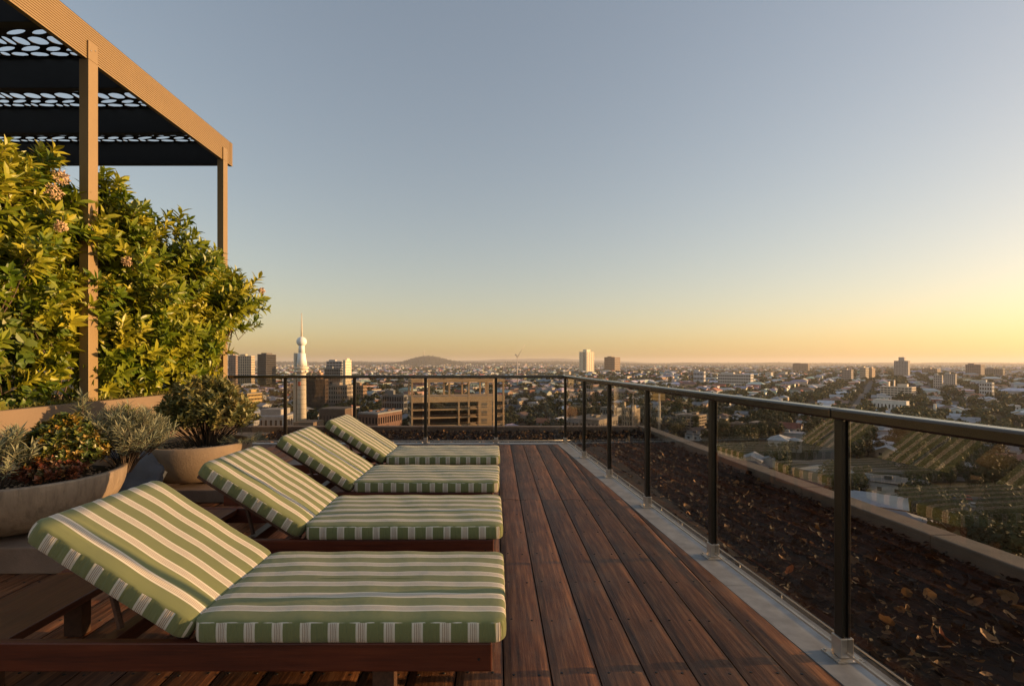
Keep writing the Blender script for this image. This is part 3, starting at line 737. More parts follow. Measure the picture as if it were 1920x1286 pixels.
for y in cbY:
    o = pj(MB().box(-8.778, PX - .077, y, y + .085, PB + .002, PT - .012), 'cross_beam', M_black)
    pj(MB().box(PX - .16, PX - .078, y - .006, y - .001, PB + .02, PT - .03), 'angle_bracket', M_black, bv=0)
    m_ = MB()
    m_.tube([(PX - .30, y - .012, PB + .26), (PX - .30, y, PB + .26)], .012, 8); pj(m_, 'bolt', M_steel, bv=0)
for (y, yl) in ((5.43, 5.56), (8.12, 8.245), (2.1, 2.23)):
    pp = empty('post', Vector((PX - .05, y, 0)) - PO); pp.parent = pg
    for nm, q in (('column', (-.055, .05, 0, yl - y, WH - .075, PB - .004)), ('tongue', (.0315, .0495, .0, yl - y - .002, PB - .004 + .001, PB + .20))):
        o = bevel(MB().box(*q).build(nm, M_bronze, pp), .004)
    for (a, b) in ((.03, .13), (.09, .165)): MB().tube([(.049, a, PB + b - .03), (.056, a, PB + b - .03)], .007, 8).build('bolt', M_steel, pp)
for y in (2.1, 5.43, 8.12):
    pj(MB().box(-8.9, -8.8, y, y + .13, 0, PB - .004), 'column', M_bronze)
# perforated panels: one hole pattern shared by every bay
def hole_panel(w_, d_):
    cu = bpy.data.curves.new('perforated', 'CURVE'); cu.dimensions = '2D'; cu.fill_mode = 'BOTH'; cu.extrude = .003
    def poly(pts):
        s = cu.splines.new('POLY'); s.points.add(len(pts) - 1)
        for p, q in zip(s.points, pts): p.co = (q[0], q[1], 0, 1)
        s.use_cyclic_u = True
    poly([(0, 0), (w_, 0), (w_, d_), (0, d_)])
    r = random.Random(5); y = .03; hs2 = [.19, .13, .20, .12, .18, .115, .09]; k_ = (d_ - .06) / sum(hs2)
    for j, hrow in enumerate(hs2):
        ph = hrow * k_; x = .03 + r.uniform(0, .08); slant = j % 2 == 1
        while x < w_ - .1:
            L = r.uniform(.17, .30) if slant else r.choice((r.uniform(.15, .24), r.uniform(.07, .10)))
            if x + L > w_ - .02: L = w_ - .02 - x
            cx_, cyy = x + L / 2, y + ph / 2 + r.uniform(-.006, .006); hh = ph * .5 * r.uniform(.72, .9); n = 16; pts = []
            for i in range(n):
                t = 2 * math.pi * i / n; p = 1.25 if slant else .85
                ex = math.copysign(abs(math.cos(t)) ** .9, math.cos(t)) * L * .465; ey = math.copysign(abs(math.sin(t)) ** p, math.sin(t)) * hh * (.8 if slant else 1)
                ey += (-ex * .30 * ph / .15 if slant else r.uniform(-.003, .003)); pts.append((cx_ + ex, cyy + max(-ph * .47, min(ph * .47, ey))))
            poly(pts); x += L + (.012 if slant else .02)
        y += ph
    ob = bpy.data.objects.new('tmp', cu); col.objects.link(ob); bpy.context.view_layer.update()
    me = bpy.data.meshes.new_from_object(ob.evaluated_get(bpy.context.evaluated_depsgraph_get())); col.objects.unlink(ob); bpy.data.objects.remove(ob)
    me.materials.clear(); me.materials.append(M_black); me.name = 'perforated_panel'; return me
pm = hole_panel(4.28, 1.085)
for a, b in zip(cbY[:-1], cbY[1:]):
    link('perforated_panel', pm, pg, (-8.775 - PO.x, a + .088 - PO.y, PT - .02), (0, 0, 0), (1, (b - a - .091) / 1.085, 1))

#@@CITY@@
# =================================================================== TERRAIN
G0 = -45.0
def sstep(a, b, x): t = np.clip((x - a) / (b - a), 0, 1); return t * t * (3 - 2 * t)
def gauss2(x, y, cx_, cy_, sx, sy): return np.exp(-((x - cx_) / sx) ** 2 - ((y - cy_) / sy) ** 2)
def height(x, y):
    x = np.asarray(x, dtype=float); y = np.asarray(y, dtype=float); r = np.hypot(x, y)
    f = sstep(600, 2200, r)
    z = G0 + f * (6 * np.sin(x / 310 + 1) * np.cos(y / 420) + 4 * np.sin(x / 170 - y / 260))
    z = z + 14 * gauss2(x, y, 420, 1450, 260, 330) + 8 * gauss2(x, y, 1000, 1900, 400, 300)
    z = z + 104 * gauss2(x, y, -975, 7000, 300, 700) + 40 * gauss2(x, y, -700, 7100, 1500, 700)
    ridge = 60 + 14 * np.sin(x / 900) + 9 * np.sin(x / 370 + 2) + 5 * np.sin(x / 150)
    z = z + ridge * gauss2(0 * x, y, 0, 9000, 1, 1300) * (1 - sstep(900, 3200, x)) * .95
    z = z + (44 + 4 * np.sin(x / 700) + 2 * np.sin(x / 210)) * gauss2(0 * x, y, 0, 10500, 1, 1200) * sstep(500, 3500, x)
    z = z + 150 * gauss2(x, y, 1900, 16500, 2600, 1200) + 95 * gauss2(x, y, -1500, 15500, 5000, 1200) + 60 * gauss2(x, y, 14500, 15500, 2600, 1500)
    return z
nr, na = 150, 420
rr = np.concatenate([[0.0], 30 * (20000 / 30) ** (np.arange(nr) / (nr - 1))])
vs = []; fs = []
for i, r_ in enumerate(rr):
    a = np.linspace(0, 2 * np.pi, na, endpoint=False); x = r_ * np.sin(a); y = r_ * np.cos(a); z = height(x, y)
    if i == 0: vs.append((0, 0, G0)); continue
    vs += list(zip(x, y, z))
for k in range(na): fs.append((0, 1 + (k + 1) % na, 1 + k))
for i in range(nr - 1):
    for k in range(na): fs.append((1 + i*na + k, 1 + i*na + (k+1) % na, 1 + (i+1)*na + (k+1) % na, 1 + (i+1)*na + k))
k = NM('ground_cover_far', .95, spec=.1); v = k.coord('Object'); 
c = k.ramp(k.noise(v, .012, 8, .7), [(.35, (.016, .02, .009)), (.5, (.035, .034, .02)), (.6, (.06, .052, .038)), (.68, (.11, .10, .085))])
c = k.mix(.5, c, k.ramp(k.noise(v, .15, 5, .7), [(.3, (.5, .55, .45)), (.7, (1.5, 1.4, 1.3))]), 'MULTIPLY'); k.color(c)
me = bpy.data.meshes.new('terrain'); me.from_pydata(vs, [], fs); me.materials.append(k.m); me.polygons.foreach_set('use_smooth', [True] * len(fs)); me.update()
tag(link('terrain', me), kind='structure')

# =================================================================== CITY
def paint_mat(name, rough=.75, from_obj=True, metal=0):
    k = NM(name, rough, metal)
    if from_obj: src = k.n('ShaderNodeObjectInfo').outputs['Color']
    else: at = k.n('ShaderNodeAttribute'); at.attribute_name = 'tint'; src = at.outputs['Color']
    n = k.noise(k.coord('Object'), .35, 5, .6)
    c = k.mix(.7, src, k.ramp(n, [(.3, (.78, .76, .74)), (.7, (1.12, 1.12, 1.12))]), 'MULTIPLY'); k.color(c); return k.m
M_paint = paint_mat('building_paint'); M_tint = paint_mat('building_tint', from_obj=False); M_roofp = paint_mat('roof_paint', .6)
M_cityglass = simple('city_window', (.018, .02, .024), .12, 0, var=.4, scale=.12)
M_road = simple('asphalt', (.06, .058, .056), .9, var=.2, scale=.3)

GA = R(38); gd = Vector((math.sin(GA), math.cos(GA))); gn = Vector((math.cos(GA), -math.sin(GA)))
V0 = -22.0; BLK = 92.0
FOOT = []                                             # (x, y, radius) kept free of random houses and trees
LAND = []                                             # (name, x, y) landmarks for the labels
def rootcol(o, c): o.color = (*c, 1); return o

def tower(nm, lab, cat, x0, x1, ytop, Y, depth_m, wall, q=.25, storeys=8, cols=8, band=.45, pier=.35, delta=25, ybase=None, crown=None, win=None, short=None, roofc=None, group=None):
    """an office or apartment block: glass core, spandrel bands round every storey, piers, roof and plant room"""
    xm = (x0 + x1) / 2; X = px(xm, Y); gz = float(height(X, Y)); phi = math.atan2(X, Y); a = phi + R(delta)
    Wt = (x1 - x0) * Y / F * math.cos(phi); wd = (1 - q) * Wt / math.cos(R(delta)); dp = q * Wt / max(math.sin(R(delta)), .1) if depth_m is None else depth_m
    top = pz(ytop, Y); H = top - gz
    t = empty(nm, (X + math.sin(phi) * dp * .4, Y + math.cos(phi) * dp * .4, gz), -a); tag(t, lab, cat, group)
    FOOT.append((t.location.x, t.location.y, max(wd, dp) * .62)); LAND.append((short or lab, t.location.x, t.location.y))
    hx, hy = wd / 2, dp / 2; i_ = .45
    MB().box(-hx + i_, hx - i_, -hy + i_, hy - i_, 0, H - .4).build('window_glass', win or M_cityglass, t)
    sh = H / storeys; m = MB()
    for s in range(storeys + 1):
        z0 = s * sh - sh * band * .5; z1 = s * sh + sh * band * .5
        m.box(-hx, hx, -hy, hy, max(z0, 0), min(z1, H))
    o = rootcol(m.build('floor_band', M_paint, t), wall); o['kind'] = 'stuff'
    m = MB(); e = .06
    if pier > 0:
        cw = wd / cols; n2 = max(2, round(dp / cw))
        for i in range(cols + 1):
            x = -hx + i * cw; p0 = max(x - cw * pier / 2, -hx - e); p1 = min(x + cw * pier / 2, hx + e)
            for s in (-1, 1): m.box(p0, p1, *sorted((s * (hy + e), s * (hy - .4))), 0, H - .05)
        for i in range(n2 + 1):
            y = -hy + i * dp / n2; p0 = max(y - cw * pier / 2, -hy - e * .5); p1 = min(y + cw * pier / 2, hy + e * .5)
            for s in (-1, 1): m.box(*sorted((s * (hx + e * 1.3), s * (hx - .4))), p0, p1, 0, H - .07)
        o = rootcol(m.build('pier', M_paint, t), wall); o['kind'] = 'stuff'
    rc = roofc or tuple(min(1, c * .8) for c in wall)
    rootcol(MB().box(-hx - .1, hx + .1, -hy - .1, hy + .1, H + .01, H + .9).build('roof', M_paint, t), rc)
    if crown is None: crown = [(-.25, .2, .4, .5, 3.0)]
    for (cx_, cy_, cw_, cd_, ch) in crown:
        rootcol(MB().box((cx_ - cw_/2) * wd, (cx_ + cw_/2) * wd, (cy_ - cd_/2) * dp, (cy_ + cd_/2) * dp, H + .91, H + .91 + ch).build('plant_room', M_paint, t), wall)
    return t, hx, hy, H
WHT, CRM, GRY, BRN, DRK, YEL = (.62, .60, .56), (.52, .42, .30), (.30, .30, .30), (.20, .12, .08), (.06, .06, .06), (.60, .42, .16)
# ---- left of the tower
tower('apartment_block', 'cream apartment tower with white corner columns at the far left of the skyline', 'apartment block', 446, 478, 668, 900, None, CRM, .22, 13, 6, .4, .4, short='the cream tower left of the comms tower')
tower('apartment_block', 'shaded brown apartment tower behind the cream one at the left edge of the skyline', 'apartment block', 428, 448, 667, 960, None, (.28, .2, .16), .3, 14, 4, .45, .3, short='the brown tower at the left')
tower('office_tower', 'dark glass office tower left of the white communications tower', 'office tower', 480, 521, 665, 850, 38, (.10, .09, .085), .6, 16, 8, .18, .12, crown=[(0, 0, .6, .6, 2.2)], short='the dark glass tower')
tower('office_block', 'low yellow sunlit block with grey roof left of the communications tower', 'office block', 452, 494, 738, 500, None, YEL, .72, 4, 5, .5, .2, delta=50, roofc=(.2, .2, .2), short='the yellow block')
tower('office_block', 'dark ribbed office block with a bright right edge behind the communications tower', 'office block', 574, 616, 712, 520, None, (.13, .085, .06), .16, 7, 14, .12, .3, short='the dark ribbed block')
tower('office_tower', 'grey and white stepped office block right of the communications tower', 'office tower', 612, 648, 678, 1000, None, (.34, .33, .33), .2, 9, 5, .5, .1, short='the grey stepped office block')
tower('office_tower', 'tall bright white slab with a blank sunlit wall right of the communications tower', 'office tower', 643, 659, 676, 880, None, (.66, .58, .42), .7, 10, 3, .8, .5, delta=40, short='the bright white slab')
tower('office_block', 'dark glass block in front of the bright white slab', 'office block', 608, 642, 692, 760, None, (.16, .17, .17), .12, 8, 9, .2, .1, short='the dark glass block')
tower('office_block', 'cream block with rows of dark windows below the bright white slab', 'office block', 616, 662, 724, 560, None, (.36, .3, .24), .25, 4, 8, .4, .4, short='the cream office block')
tower('office_block', 'small orange lit block beside the dark ribbed block', 'office block', 594, 606, 700, 640, None, (.5, .3, .18), .4, 6, 3, .5, .3)
tower('office_block', 'grey office block with a ribbon facade above the brick workshop', 'office block', 716, 764, 742, 390, None, (.2, .2, .2), .15, 4, 9, .3, .15, short='the grey ribbon-windowed block')
tower('apartment_block', 'pair of narrow brown flats left of the timber-coloured frame building', 'apartment block', 664, 688, 724, 620, None, (.36, .24, .16), .3, 4, 4, .5, .4)
# ---- centre and right skyline
t, hx, hy, H = tower('apartment_tower', 'tall white apartment tower with a dark vertical recess on the skyline above the handrail corner', 'apartment tower', 1086, 1114, 660, 1700, None, (.72, .64, .48), .5, 22, 4, .55, .5, delta=42, crown=[(0, 0, .5, .5, 8)], short='the tall white tower')
MB().box(hx * .15, hx * .45, -hy - .25, -hy - .1, 6, H - 2).build('recess', M_cityglass, t)  # flat dark strip just proud of the face, drawn in place of a cut-in recess
tower('apartment_block', 'brown brick apartment block right of the tall white tower', 'apartment block', 1133, 1163, 670, 1750, None, (.22, .16, .12), .35, 9, 8, .5, .5, short='the brown brick block')
tower('apartment_block', 'grey apartment tower with a small square top standing alone on the right skyline', 'apartment tower', 1676, 1706, 677, 1250, None, (.36, .32, .3), .12, 13, 9, .5, .55, crown=[(0, 0, .4, .6, 9)], short='the grey tower with the square top')
tower('office_block', 'far brown block low on the horizon right of centre', 'office block', 1486, 1518, 682, 2600, None, (.2, .14, .12), .1, 7, 10, .5, .3)
tower('apartment_block', 'two-tone block with a dark middle near the right edge of the skyline', 'apartment block', 1810, 1846, 684, 1350, None, (.26, .2, .18), .2, 8, 8, .5, .4, short='the two-tone block')
tower('apartment_block', 'long grey block beside the two-tone block near the right edge', 'apartment block', 1846, 1884, 692, 1400, None, (.24, .2, .17), .1, 6, 10, .5, .4)
tower('apartment_block', 'cream flats with balconies left of the grey tower, dark entrance side', 'apartment block', 1578, 1600, 694, 1120, None, (.34, .28, .25), .2, 6, 6, .5, .3, short='the cream balcony flats')
tower('apartment_block', 'pale flats with a sunlit end wall left of the grey tower', 'apartment block', 1612, 1629, 690, 1150, None, (.5, .42, .32), .35, 7, 5, .5, .3, short='the pale flats')
tower('apartment_block', 'narrow sunlit flats nearest to the grey tower with the square top', 'apartment block', 1629, 1641, 691, 1180, None, (.5, .36, .24), .5, 6, 4, .5, .4)
tower('apartment_block', 'white five-storey flats with long balconies above the handrail on the right', 'apartment block', 1650, 1717, 726, 640, None, (.66, .55, .44), .12, 5, 9, .5, .12, crown=[(-.3, 0, .05, .3, 6), (.15, .1, .3, .4, 3.4), (-.12, 0, .04, .2, 8)], short='the white balcony flats')
tower('apartment_block', 'long low white building with small square windows below the white balcony flats', 'terrace building', 1636, 1704, 752, 470, None, (.68, .64, .58), .08, 1, 9, .6, .6, crown=[], short='the long low white building')
tower('apartment_block', 'stepped white flats, left wing, near the right skyline', 'apartment block', 1750, 1768, 704, 880, None, (.44, .4, .37), .1, 5, 4, .5, .4)
tower('apartment_block', 'stepped white flats, taller right wing with rows of windows, near the right skyline', 'apartment block', 1770, 1794, 702, 860, None, (.46, .42, .38), .12, 7, 6, .5, .3, short='the stepped white flats')
tower('apartment_block', 'grey-white terrace block left of the stepped white flats', 'apartment block', 1728, 1764, 692, 1500, None, (.36, .26, .2), .2, 4, 9, .5, .4)
tower('apartment_block', 'pale blue-grey terraced house tower at the right under the skyline', 'apartment block', 1836, 1864, 718, 640, None, (.5, .49, .48), .15, 4, 5, .5, .3, short='the pale terraced house')
tower('apartment_block', 'long low white apartment building halfway along the suburb right of centre', 'apartment block', 1300, 1323, 697, 1000, None, (.46, .46, .48), .15, 3, 7, .5, .3)
tower('apartment_block', 'wide white terrace with sunlit upper floor left of the brown horizon block', 'apartment block', 1345, 1412, 702, 960, None, (.5, .47, .44), .08, 4, 14, .5, .3, short='the wide white terrace')
tower('apartment_block', 'white flats with red-brown sides seen through the glass, left of the thick near post', 'apartment block', 1404, 1435, 794, 330, None, (.40, .33, .27), .5, 4, 3, .5, .3, crown=[], short='the white and brown flats')
tower('apartment_block', 'brown flats with stacked white balconies seen through the glass right of centre', 'apartment block', 1368, 1402, 796, 335, None, (.34, .26, .2), .2, 4, 4, .42, .2, crown=[(0, 0, .5, .4, 1)], short='the brown balcony flats')
tower('apartment_block', 'cream flats with stacked balconies seen through the glass beside the fourth post', 'apartment block', 1266, 1325, 780, 340, None, (.36, .28, .21), .28, 5, 6, .45, .25, crown=[(.2, 0, .2, .3, 1.5)], short='the cream balcony flats through the glass')
tower('apartment_block', 'ornate pale building with tall columns seen through the glass right of the railing corner', 'apartment block', 1166, 1200, 768, 330, None, (.44, .34, .22), .3, 4, 5, .3, .5, crown=[(-.4, -.3, .14, .3, 4), (.2, 0, .3, .3, 2)], short='the ornate pale building')
tower('warehouse', 'flat-roofed grey warehouse seen through the glass just right of the railing corner', 'warehouse', 1076, 1150, 788, 300, 30, (.28, .24, .2), .2, 2, 8, .6, .5, crown=[(.1, 0, .1, .2, 1.2), (-.2, .2, .06, .1, .8)], roofc=(.27, .23, .19), short='the grey warehouse')
tower('office_block', 'grey two-storey block with a flat roof behind the ornate pale building', 'office block', 1125, 1165, 766, 390, None, (.3, .29, .27), .2, 2, 6, .5, .4, crown=[(.2, 0, .2, .3, 1.5)])
tower('warehouse', 'long cream warehouse with a pale flat roof beyond the parapet near the thick post', 'warehouse', 1500, 1640, 893, 205, 16, (.34, .30, .2), .15, 1, 10, .8, .9, crown=[], roofc=(.34, .33, .29), short='the long cream warehouse')
tower('shop_building', 'white carport with a flat roof beside the car park at the lower right', 'carport', 1745, 1826, 974, 148, 7, (.52, .50, .47), .1, 1, 7, .16, .1, crown=[(.3, 0, .05, .1, .7)], roofc=(.58, .57, .55), short='the white carport')
tower('shop_building', 'low pink-roofed building among dark trees at the right seen through the glass', 'shop building', 1686, 1765, 876, 215, 14, (.30, .24, .22), .2, 1, 8, .7, .8, crown=[], roofc=(.33, .24, .23), short='the pink-roofed building')
tower('shop_building', 'low grey-roofed building right of the pink-roofed one seen through the glass', 'shop building', 1768, 1850, 880, 222, 12, (.30, .29, .28), .2, 1, 8, .7, .8, crown=[(0, 0, .1, .2, 1)], roofc=(.36, .35, .34), short='the low grey-roofed building')
tower('shop_building', 'small flat white-roofed shed right of the carport at the lower right', 'shed', 1842, 1900, 980, 150, 8, (.36, .35, .33), .1, 1, 5, .8, .8, crown=[], roofc=(.42, .41, .40))
# ---- low buildings behind the far railing
tower('office_block', 'grey building with a raised pale roof at the far left behind the railing', 'office block', 482, 556, 782, 300, 22, (.38, .35, .32), .25, 2, 6, .45, .5, crown=[(-.1, .1, .7, .6, 3.4)], roofc=(.42, .42, .43), short='the pale-roofed building')
tower('office_block', 'sloping low shed at the left edge behind the far railing', 'shed', 440, 490, 792, 290, 16, (.3, .3, .31), .1, 1, 4, .7, .5, crown=[], roofc=(.38, .38, .4))
tower('workshop', 'brick workshop with skylights on a grey roof left of the frame building', 'workshop', 686, 742, 776, 300, 26, (.20, .11, .08), .35, 2, 6, .5, .4, delta=35, crown=[(-.3, -.2, .08, .12, .8), (-.1, .1, .08, .12, .8), (.1, -.2, .08, .12, .8), (.3, .1, .08, .12, .8), (-.3, .3, .08, .12, .8), (.2, .35, .08, .12, .8)], roofc=(.32, .32, .32), short='the brick workshop')
tower('workshop', 'low tan building at the foot of the communications tower', 'workshop', 556, 602, 794, 290, 14, (.28, .2, .14), .2, 1, 5, .8, .7, crown=[])
tower('hall', 'low brown hall among trees between the tower and the workshop', 'hall', 604, 664, 768, 360, 20, (.17, .11, .08), .2, 1, 8, .7, .7, crown=[], roofc=(.17, .13, .10))
# random mid-rise blocks farther off, on the left and along the suburb
far = []
for i in range(34):
    Y = random.uniform(1100, 4200); xx = random.choice([random.uniform(480, 1080), random.uniform(480, 1080), random.uniform(1150, 1900)])
    wpx = random.uniform(14, 34) * 1000 / Y; st_ = random.choice((3, 3, 4, 5)); yt = HY + (E - (float(height(px(xx, Y), Y)) + st_ * 3.3)) * F / Y
    far.append((xx, wpx, yt, Y, st_, random.choice((WHT, CRM, GRY, (.5, .5, .5), (.45, .36, .26), (.66, .62, .55)))))
# ---- communications tower
Y = 300.0; X = px(565.5, Y); gz = float(height(X, Y)); t = empty('communications_tower', (X, Y, gz)); tag(t, 'white round communications tower with a ball and a tall mast on top', 'communications tower')
FOOT.append((X, Y, 16)); LAND.append(('the communications tower', X, Y)); Z = lambda y: pz(y, Y) - gz; u = Y / F
M_tw = simple('tower_concrete', (.62, .54, .42), .7, var=.06, scale=.4)
M_white = simple('white_paint', (.8, .78, .74), .5, var=.03); M_redp = simple('red_paint', (.5, .08, .04), .6)
MB().lathe([(.001, 0), (8.9 * u, 0), (8.3 * u, Z(760)), (7.8 * u, Z(700)), (.001, Z(700) + .01)], 32).build('shaft', M_tw, t)
MB().box(-14.2 * u, -9.2 * u, -1.2, 1.2, 0, Z(706)).build('service_riser', M_tw, t)
for yy_ in range(712, 790, 9): MB().lathe([(7.9 * u, Z(yy_ + .5)), (8.55 * u, Z(yy_ + .4)), (8.55 * u, Z(yy_)), (7.9 * u, Z(yy_ - .1))], 32).build('joint_ring', M_parapet, t)
for a_ in (-2.6, -1.9, -1.2, -.5):
    q_ = Vector((math.cos(a_), math.sin(a_), 0)); MB().tube([q_ * 10 * u + Vector((0, 0, Z(696))), q_ * 13.6 * u + Vector((0, 0, Z(696)))], [.4 * u, 1.7 * u], 10).build('dish', M_white, t)
for a_ in np.linspace(0, 6.0, 9): MB().box(-.08, .08, -.08, .08, 0, 2.2).build('aerial', M_lat if 'lattice_metal' in MATS else M_tw, t, loc=(12.3 * u * math.cos(a_), 12.3 * u * math.sin(a_), Z(688)))
MB().lathe([(.001, Z(700)), (9 * u, Z(700)), (12.2 * u, Z(697)), (12.2 * u, Z(694)), (10 * u, Z(693.5)), (12.8 * u, Z(691)), (12.8 * u, Z(688)), (8.2 * u, Z(686.5)), (.001, Z(686.4))], 32, smooth=False).build('gallery', M_tw, t)
MB().lathe([(.001, Z(686.3)), (10.4 * u, Z(686.2)), (7.8 * u, Z(672)), (6.8 * u, Z(662.2)), (.001, Z(662))], 32).build('cone', M_white, t)
MB().box(-13 * u, -9.4 * u, -1.5, 1.5, Z(688), Z(662)).build('antenna_panel', M_tw, t)
MB().lathe([(.001, Z(661.8)), (5.8 * u, Z(661.7)), (5.2 * u, Z(648)), (3.4 * u, Z(646)), (.001, Z(645.9))], 24).build('neck', M_white, t)
MB().lathe([(9.2 * u * math.sin(a), Z(640.5) - 9.2 * u * math.cos(a)) for a in np.linspace(.01, math.pi - .01, 18)], 28).build('radome', M_white, t)
MB().tube([(0, 0, Z(632)), (0, 0, Z(610)), (0, 0, Z(587))], [1.7 * u, 1.2 * u, .55 * u], 10).build('mast', M_tw, t)
MB().box(-3.6 * u, .9 * u, -9.2 * u, -8.0 * u, Z(723), Z(715)).build('red_sign', M_redp, t)
# ---- open frame building in front
Y = 205.0; x0, x1 = px(772, Y), px(950, Y); gz = float(height(0, Y)); t = empty('frame_building', (px(861, Y), Y, gz), R(15)); tag(t, 'tan building with an open concrete frame and double-height roof terrace behind the far railing', 'building')
FOOT.append((px(861, Y), Y + 9, 26)); LAND.append(('the open frame building', px(861, Y), Y))
cf = (.56, .39, .22); ux = lambda x: px(x, Y) - px(861, Y); uz = lambda y: pz(y, Y) - gz; D = 15
M_frameb = simple('frame_concrete', cf, .8, var=.08, scale=.3)
for (a, b, nm) in ((711, 716.5, 'roof_beam'), (743, 753.5, 'floor_slab'), (766, 768.5, 'floor_slab'), (781, 783.5, 'floor_slab'), (796, 799, 'floor_slab'), (811, 814, 'floor_slab'), (826, 829, 'floor_slab'), (841, 844, 'floor_slab'), (856, 859, 'floor_slab'), (871, 874, 'floor_slab')):
    if nm == 'roof_beam':
        m = MB(); bz = uz(b), uz(a)
        m.box(ux(772), ux(950), 0, 1.2, *bz).build(nm, M_frameb, t); MB().box(ux(772), ux(950), D - 1.2, D, *bz).build(nm, M_frameb, t)
        for x in (772, 805, 842, 879, 916, 946): MB().box(ux(x), ux(x + 4), 1.21, D - 1.21, bz[0] + .05, bz[1] - .05).build(nm, M_frameb, t)
    else: MB().box(ux(772) + .02, ux(950) - .02, .05 if a > 755 else -.1, D - .05, uz(b), uz(a)).build(nm, M_frameb, t)
for (x, ya) in ((772, 711), (803, 711), (841, 743), (878, 711), (915, 743), (927, 711), (946, 711)):
    MB().box(ux(x), ux(x + 3), -.15 if x > 772 else -.2, .9, 0 if ya == 711 else uz(743) + .01, uz(717)).build('column', M_frameb, t)
    MB().box(ux(x), ux(x + 3), D - .9, D - .02, uz(743), uz(717)).build('column', M_frameb, t)
MB().box(ux(859), ux(862), -.13, .9, 0, uz(754)).build('column', M_frameb, t)
MB().box(ux(898), ux(926), -.05, 2.5, 0, uz(753.6)).build('stair_wall', M_frameb, t)
for j in range(8):
    MB().box(ux(905), ux(915), -.12, -.051, uz(765 + j * 15), uz(756 + j * 15)).build('louvre_panel', M_frameb if False else simple('louvre', (.24, .2, .15), .8) if j == 0 else MATS['louvre'], t)
    MB().box(ux(882), ux(892), -.6, .6, uz(766.2 + j * 15), uz(763.5 + j * 15)).build('balcony', M_frameb, t)
MB().box(ux(775), ux(947), 3.5, D - .5, 0, uz(754)).build('window_glass', simple('interior_shade', (.012, .011, .01), .7), t)  # matte near-black block stands in for shade inside the open floors, not glass
for y in (767.5, 782.5, 797.5): 
    m = MB().tube([(ux(772), -.35, uz(y - 5.5)), (ux(950), -.35, uz(y - 5.5))], .05, 5); m.build('handrail', M_frameb, t)
# ---- billboard, mast, crane
def mastlike(nm, lab, cat, x, Y, ytop, r0, r1, mat, extra=None):
    X = px(x, Y); gz = float(height(X, Y)); t = empty(nm, (X, Y, gz)); tag(t, lab, cat)
    MB().tube([(0, 0, 0), (0, 0, pz(ytop, Y) - gz)], [r0, r1], 6).build('pole', mat, t)
    if extra: extra(t, Y, gz)
    return t
M_lat = simple('lattice_metal', (.5, .42, .36), .6, .2)
mastlike('radio_mast', 'thin lattice radio mast on the round hill on the horizon', 'radio mast', 795, 6900, 655, 4.5, 2.2, M_lat)
def crane_x(t, Y, gz):
    z = lambda y: pz(y, Y) - gz; s = Y / F
    m = MB(); m.tube([(0, 0, z(670)), (14 * s, 0, z(646))], [.5, .3], 5); m.build('jib', M_lat, t)
    MB().tube([(0, 0, z(670)), (-3 * s, 0, z(664))], .8, 5).build('counter_jib', M_lat, t)
    MB().box(-4 * s, -2.2 * s, -1, 1, z(666.5), z(664)).build('counterweight', M_lat, t)
mastlike('tower_crane', 'pale tower crane with a raised jib left of the tall white tower', 'crane', 970, 900, 670, .8, .6, M_lat, crane_x)
def board(t, Y, gz):
    z = lambda y: pz(y, Y) - gz; s = Y / F
    m = MB().box(-11 * s, 11 * s, -.3, .3, z(751), z(737)).build('board', simple('reflection_face', (.5, .32, .12), .7), t)
    for y in (741.5, 746): MB().box(-11 * s, 11 * s, -.34, -.31, z(y + .5), z(y)).build('slat', M_bark, t)
mastlike('reflection', 'orange stand-in billboard on a single pale pole seen through the glass', 'reflection', 1236, 320, 738, .8, .8, M_tw, board)  # added board and pole stand in for a lit post's reflection in the glass
mastlike('light_pole', 'thin lamp pole with a cross head seen through the glass left of the billboard', 'light pole', 1187, 300, 735, .22, .15, M_lat,
         lambda t, Y, gz: MB().tube([(-2.2, 0, pz(736, Y) - gz), (2.2, 0, pz(734, Y) - gz)], .35, 5).build('lamp_head', M_lat, t))
mastlike('chimney', 'tall pale brick chimney above the roofs at the right', 'chimney', 1753, 430, 757, 1.3, 1.0, M_tw)

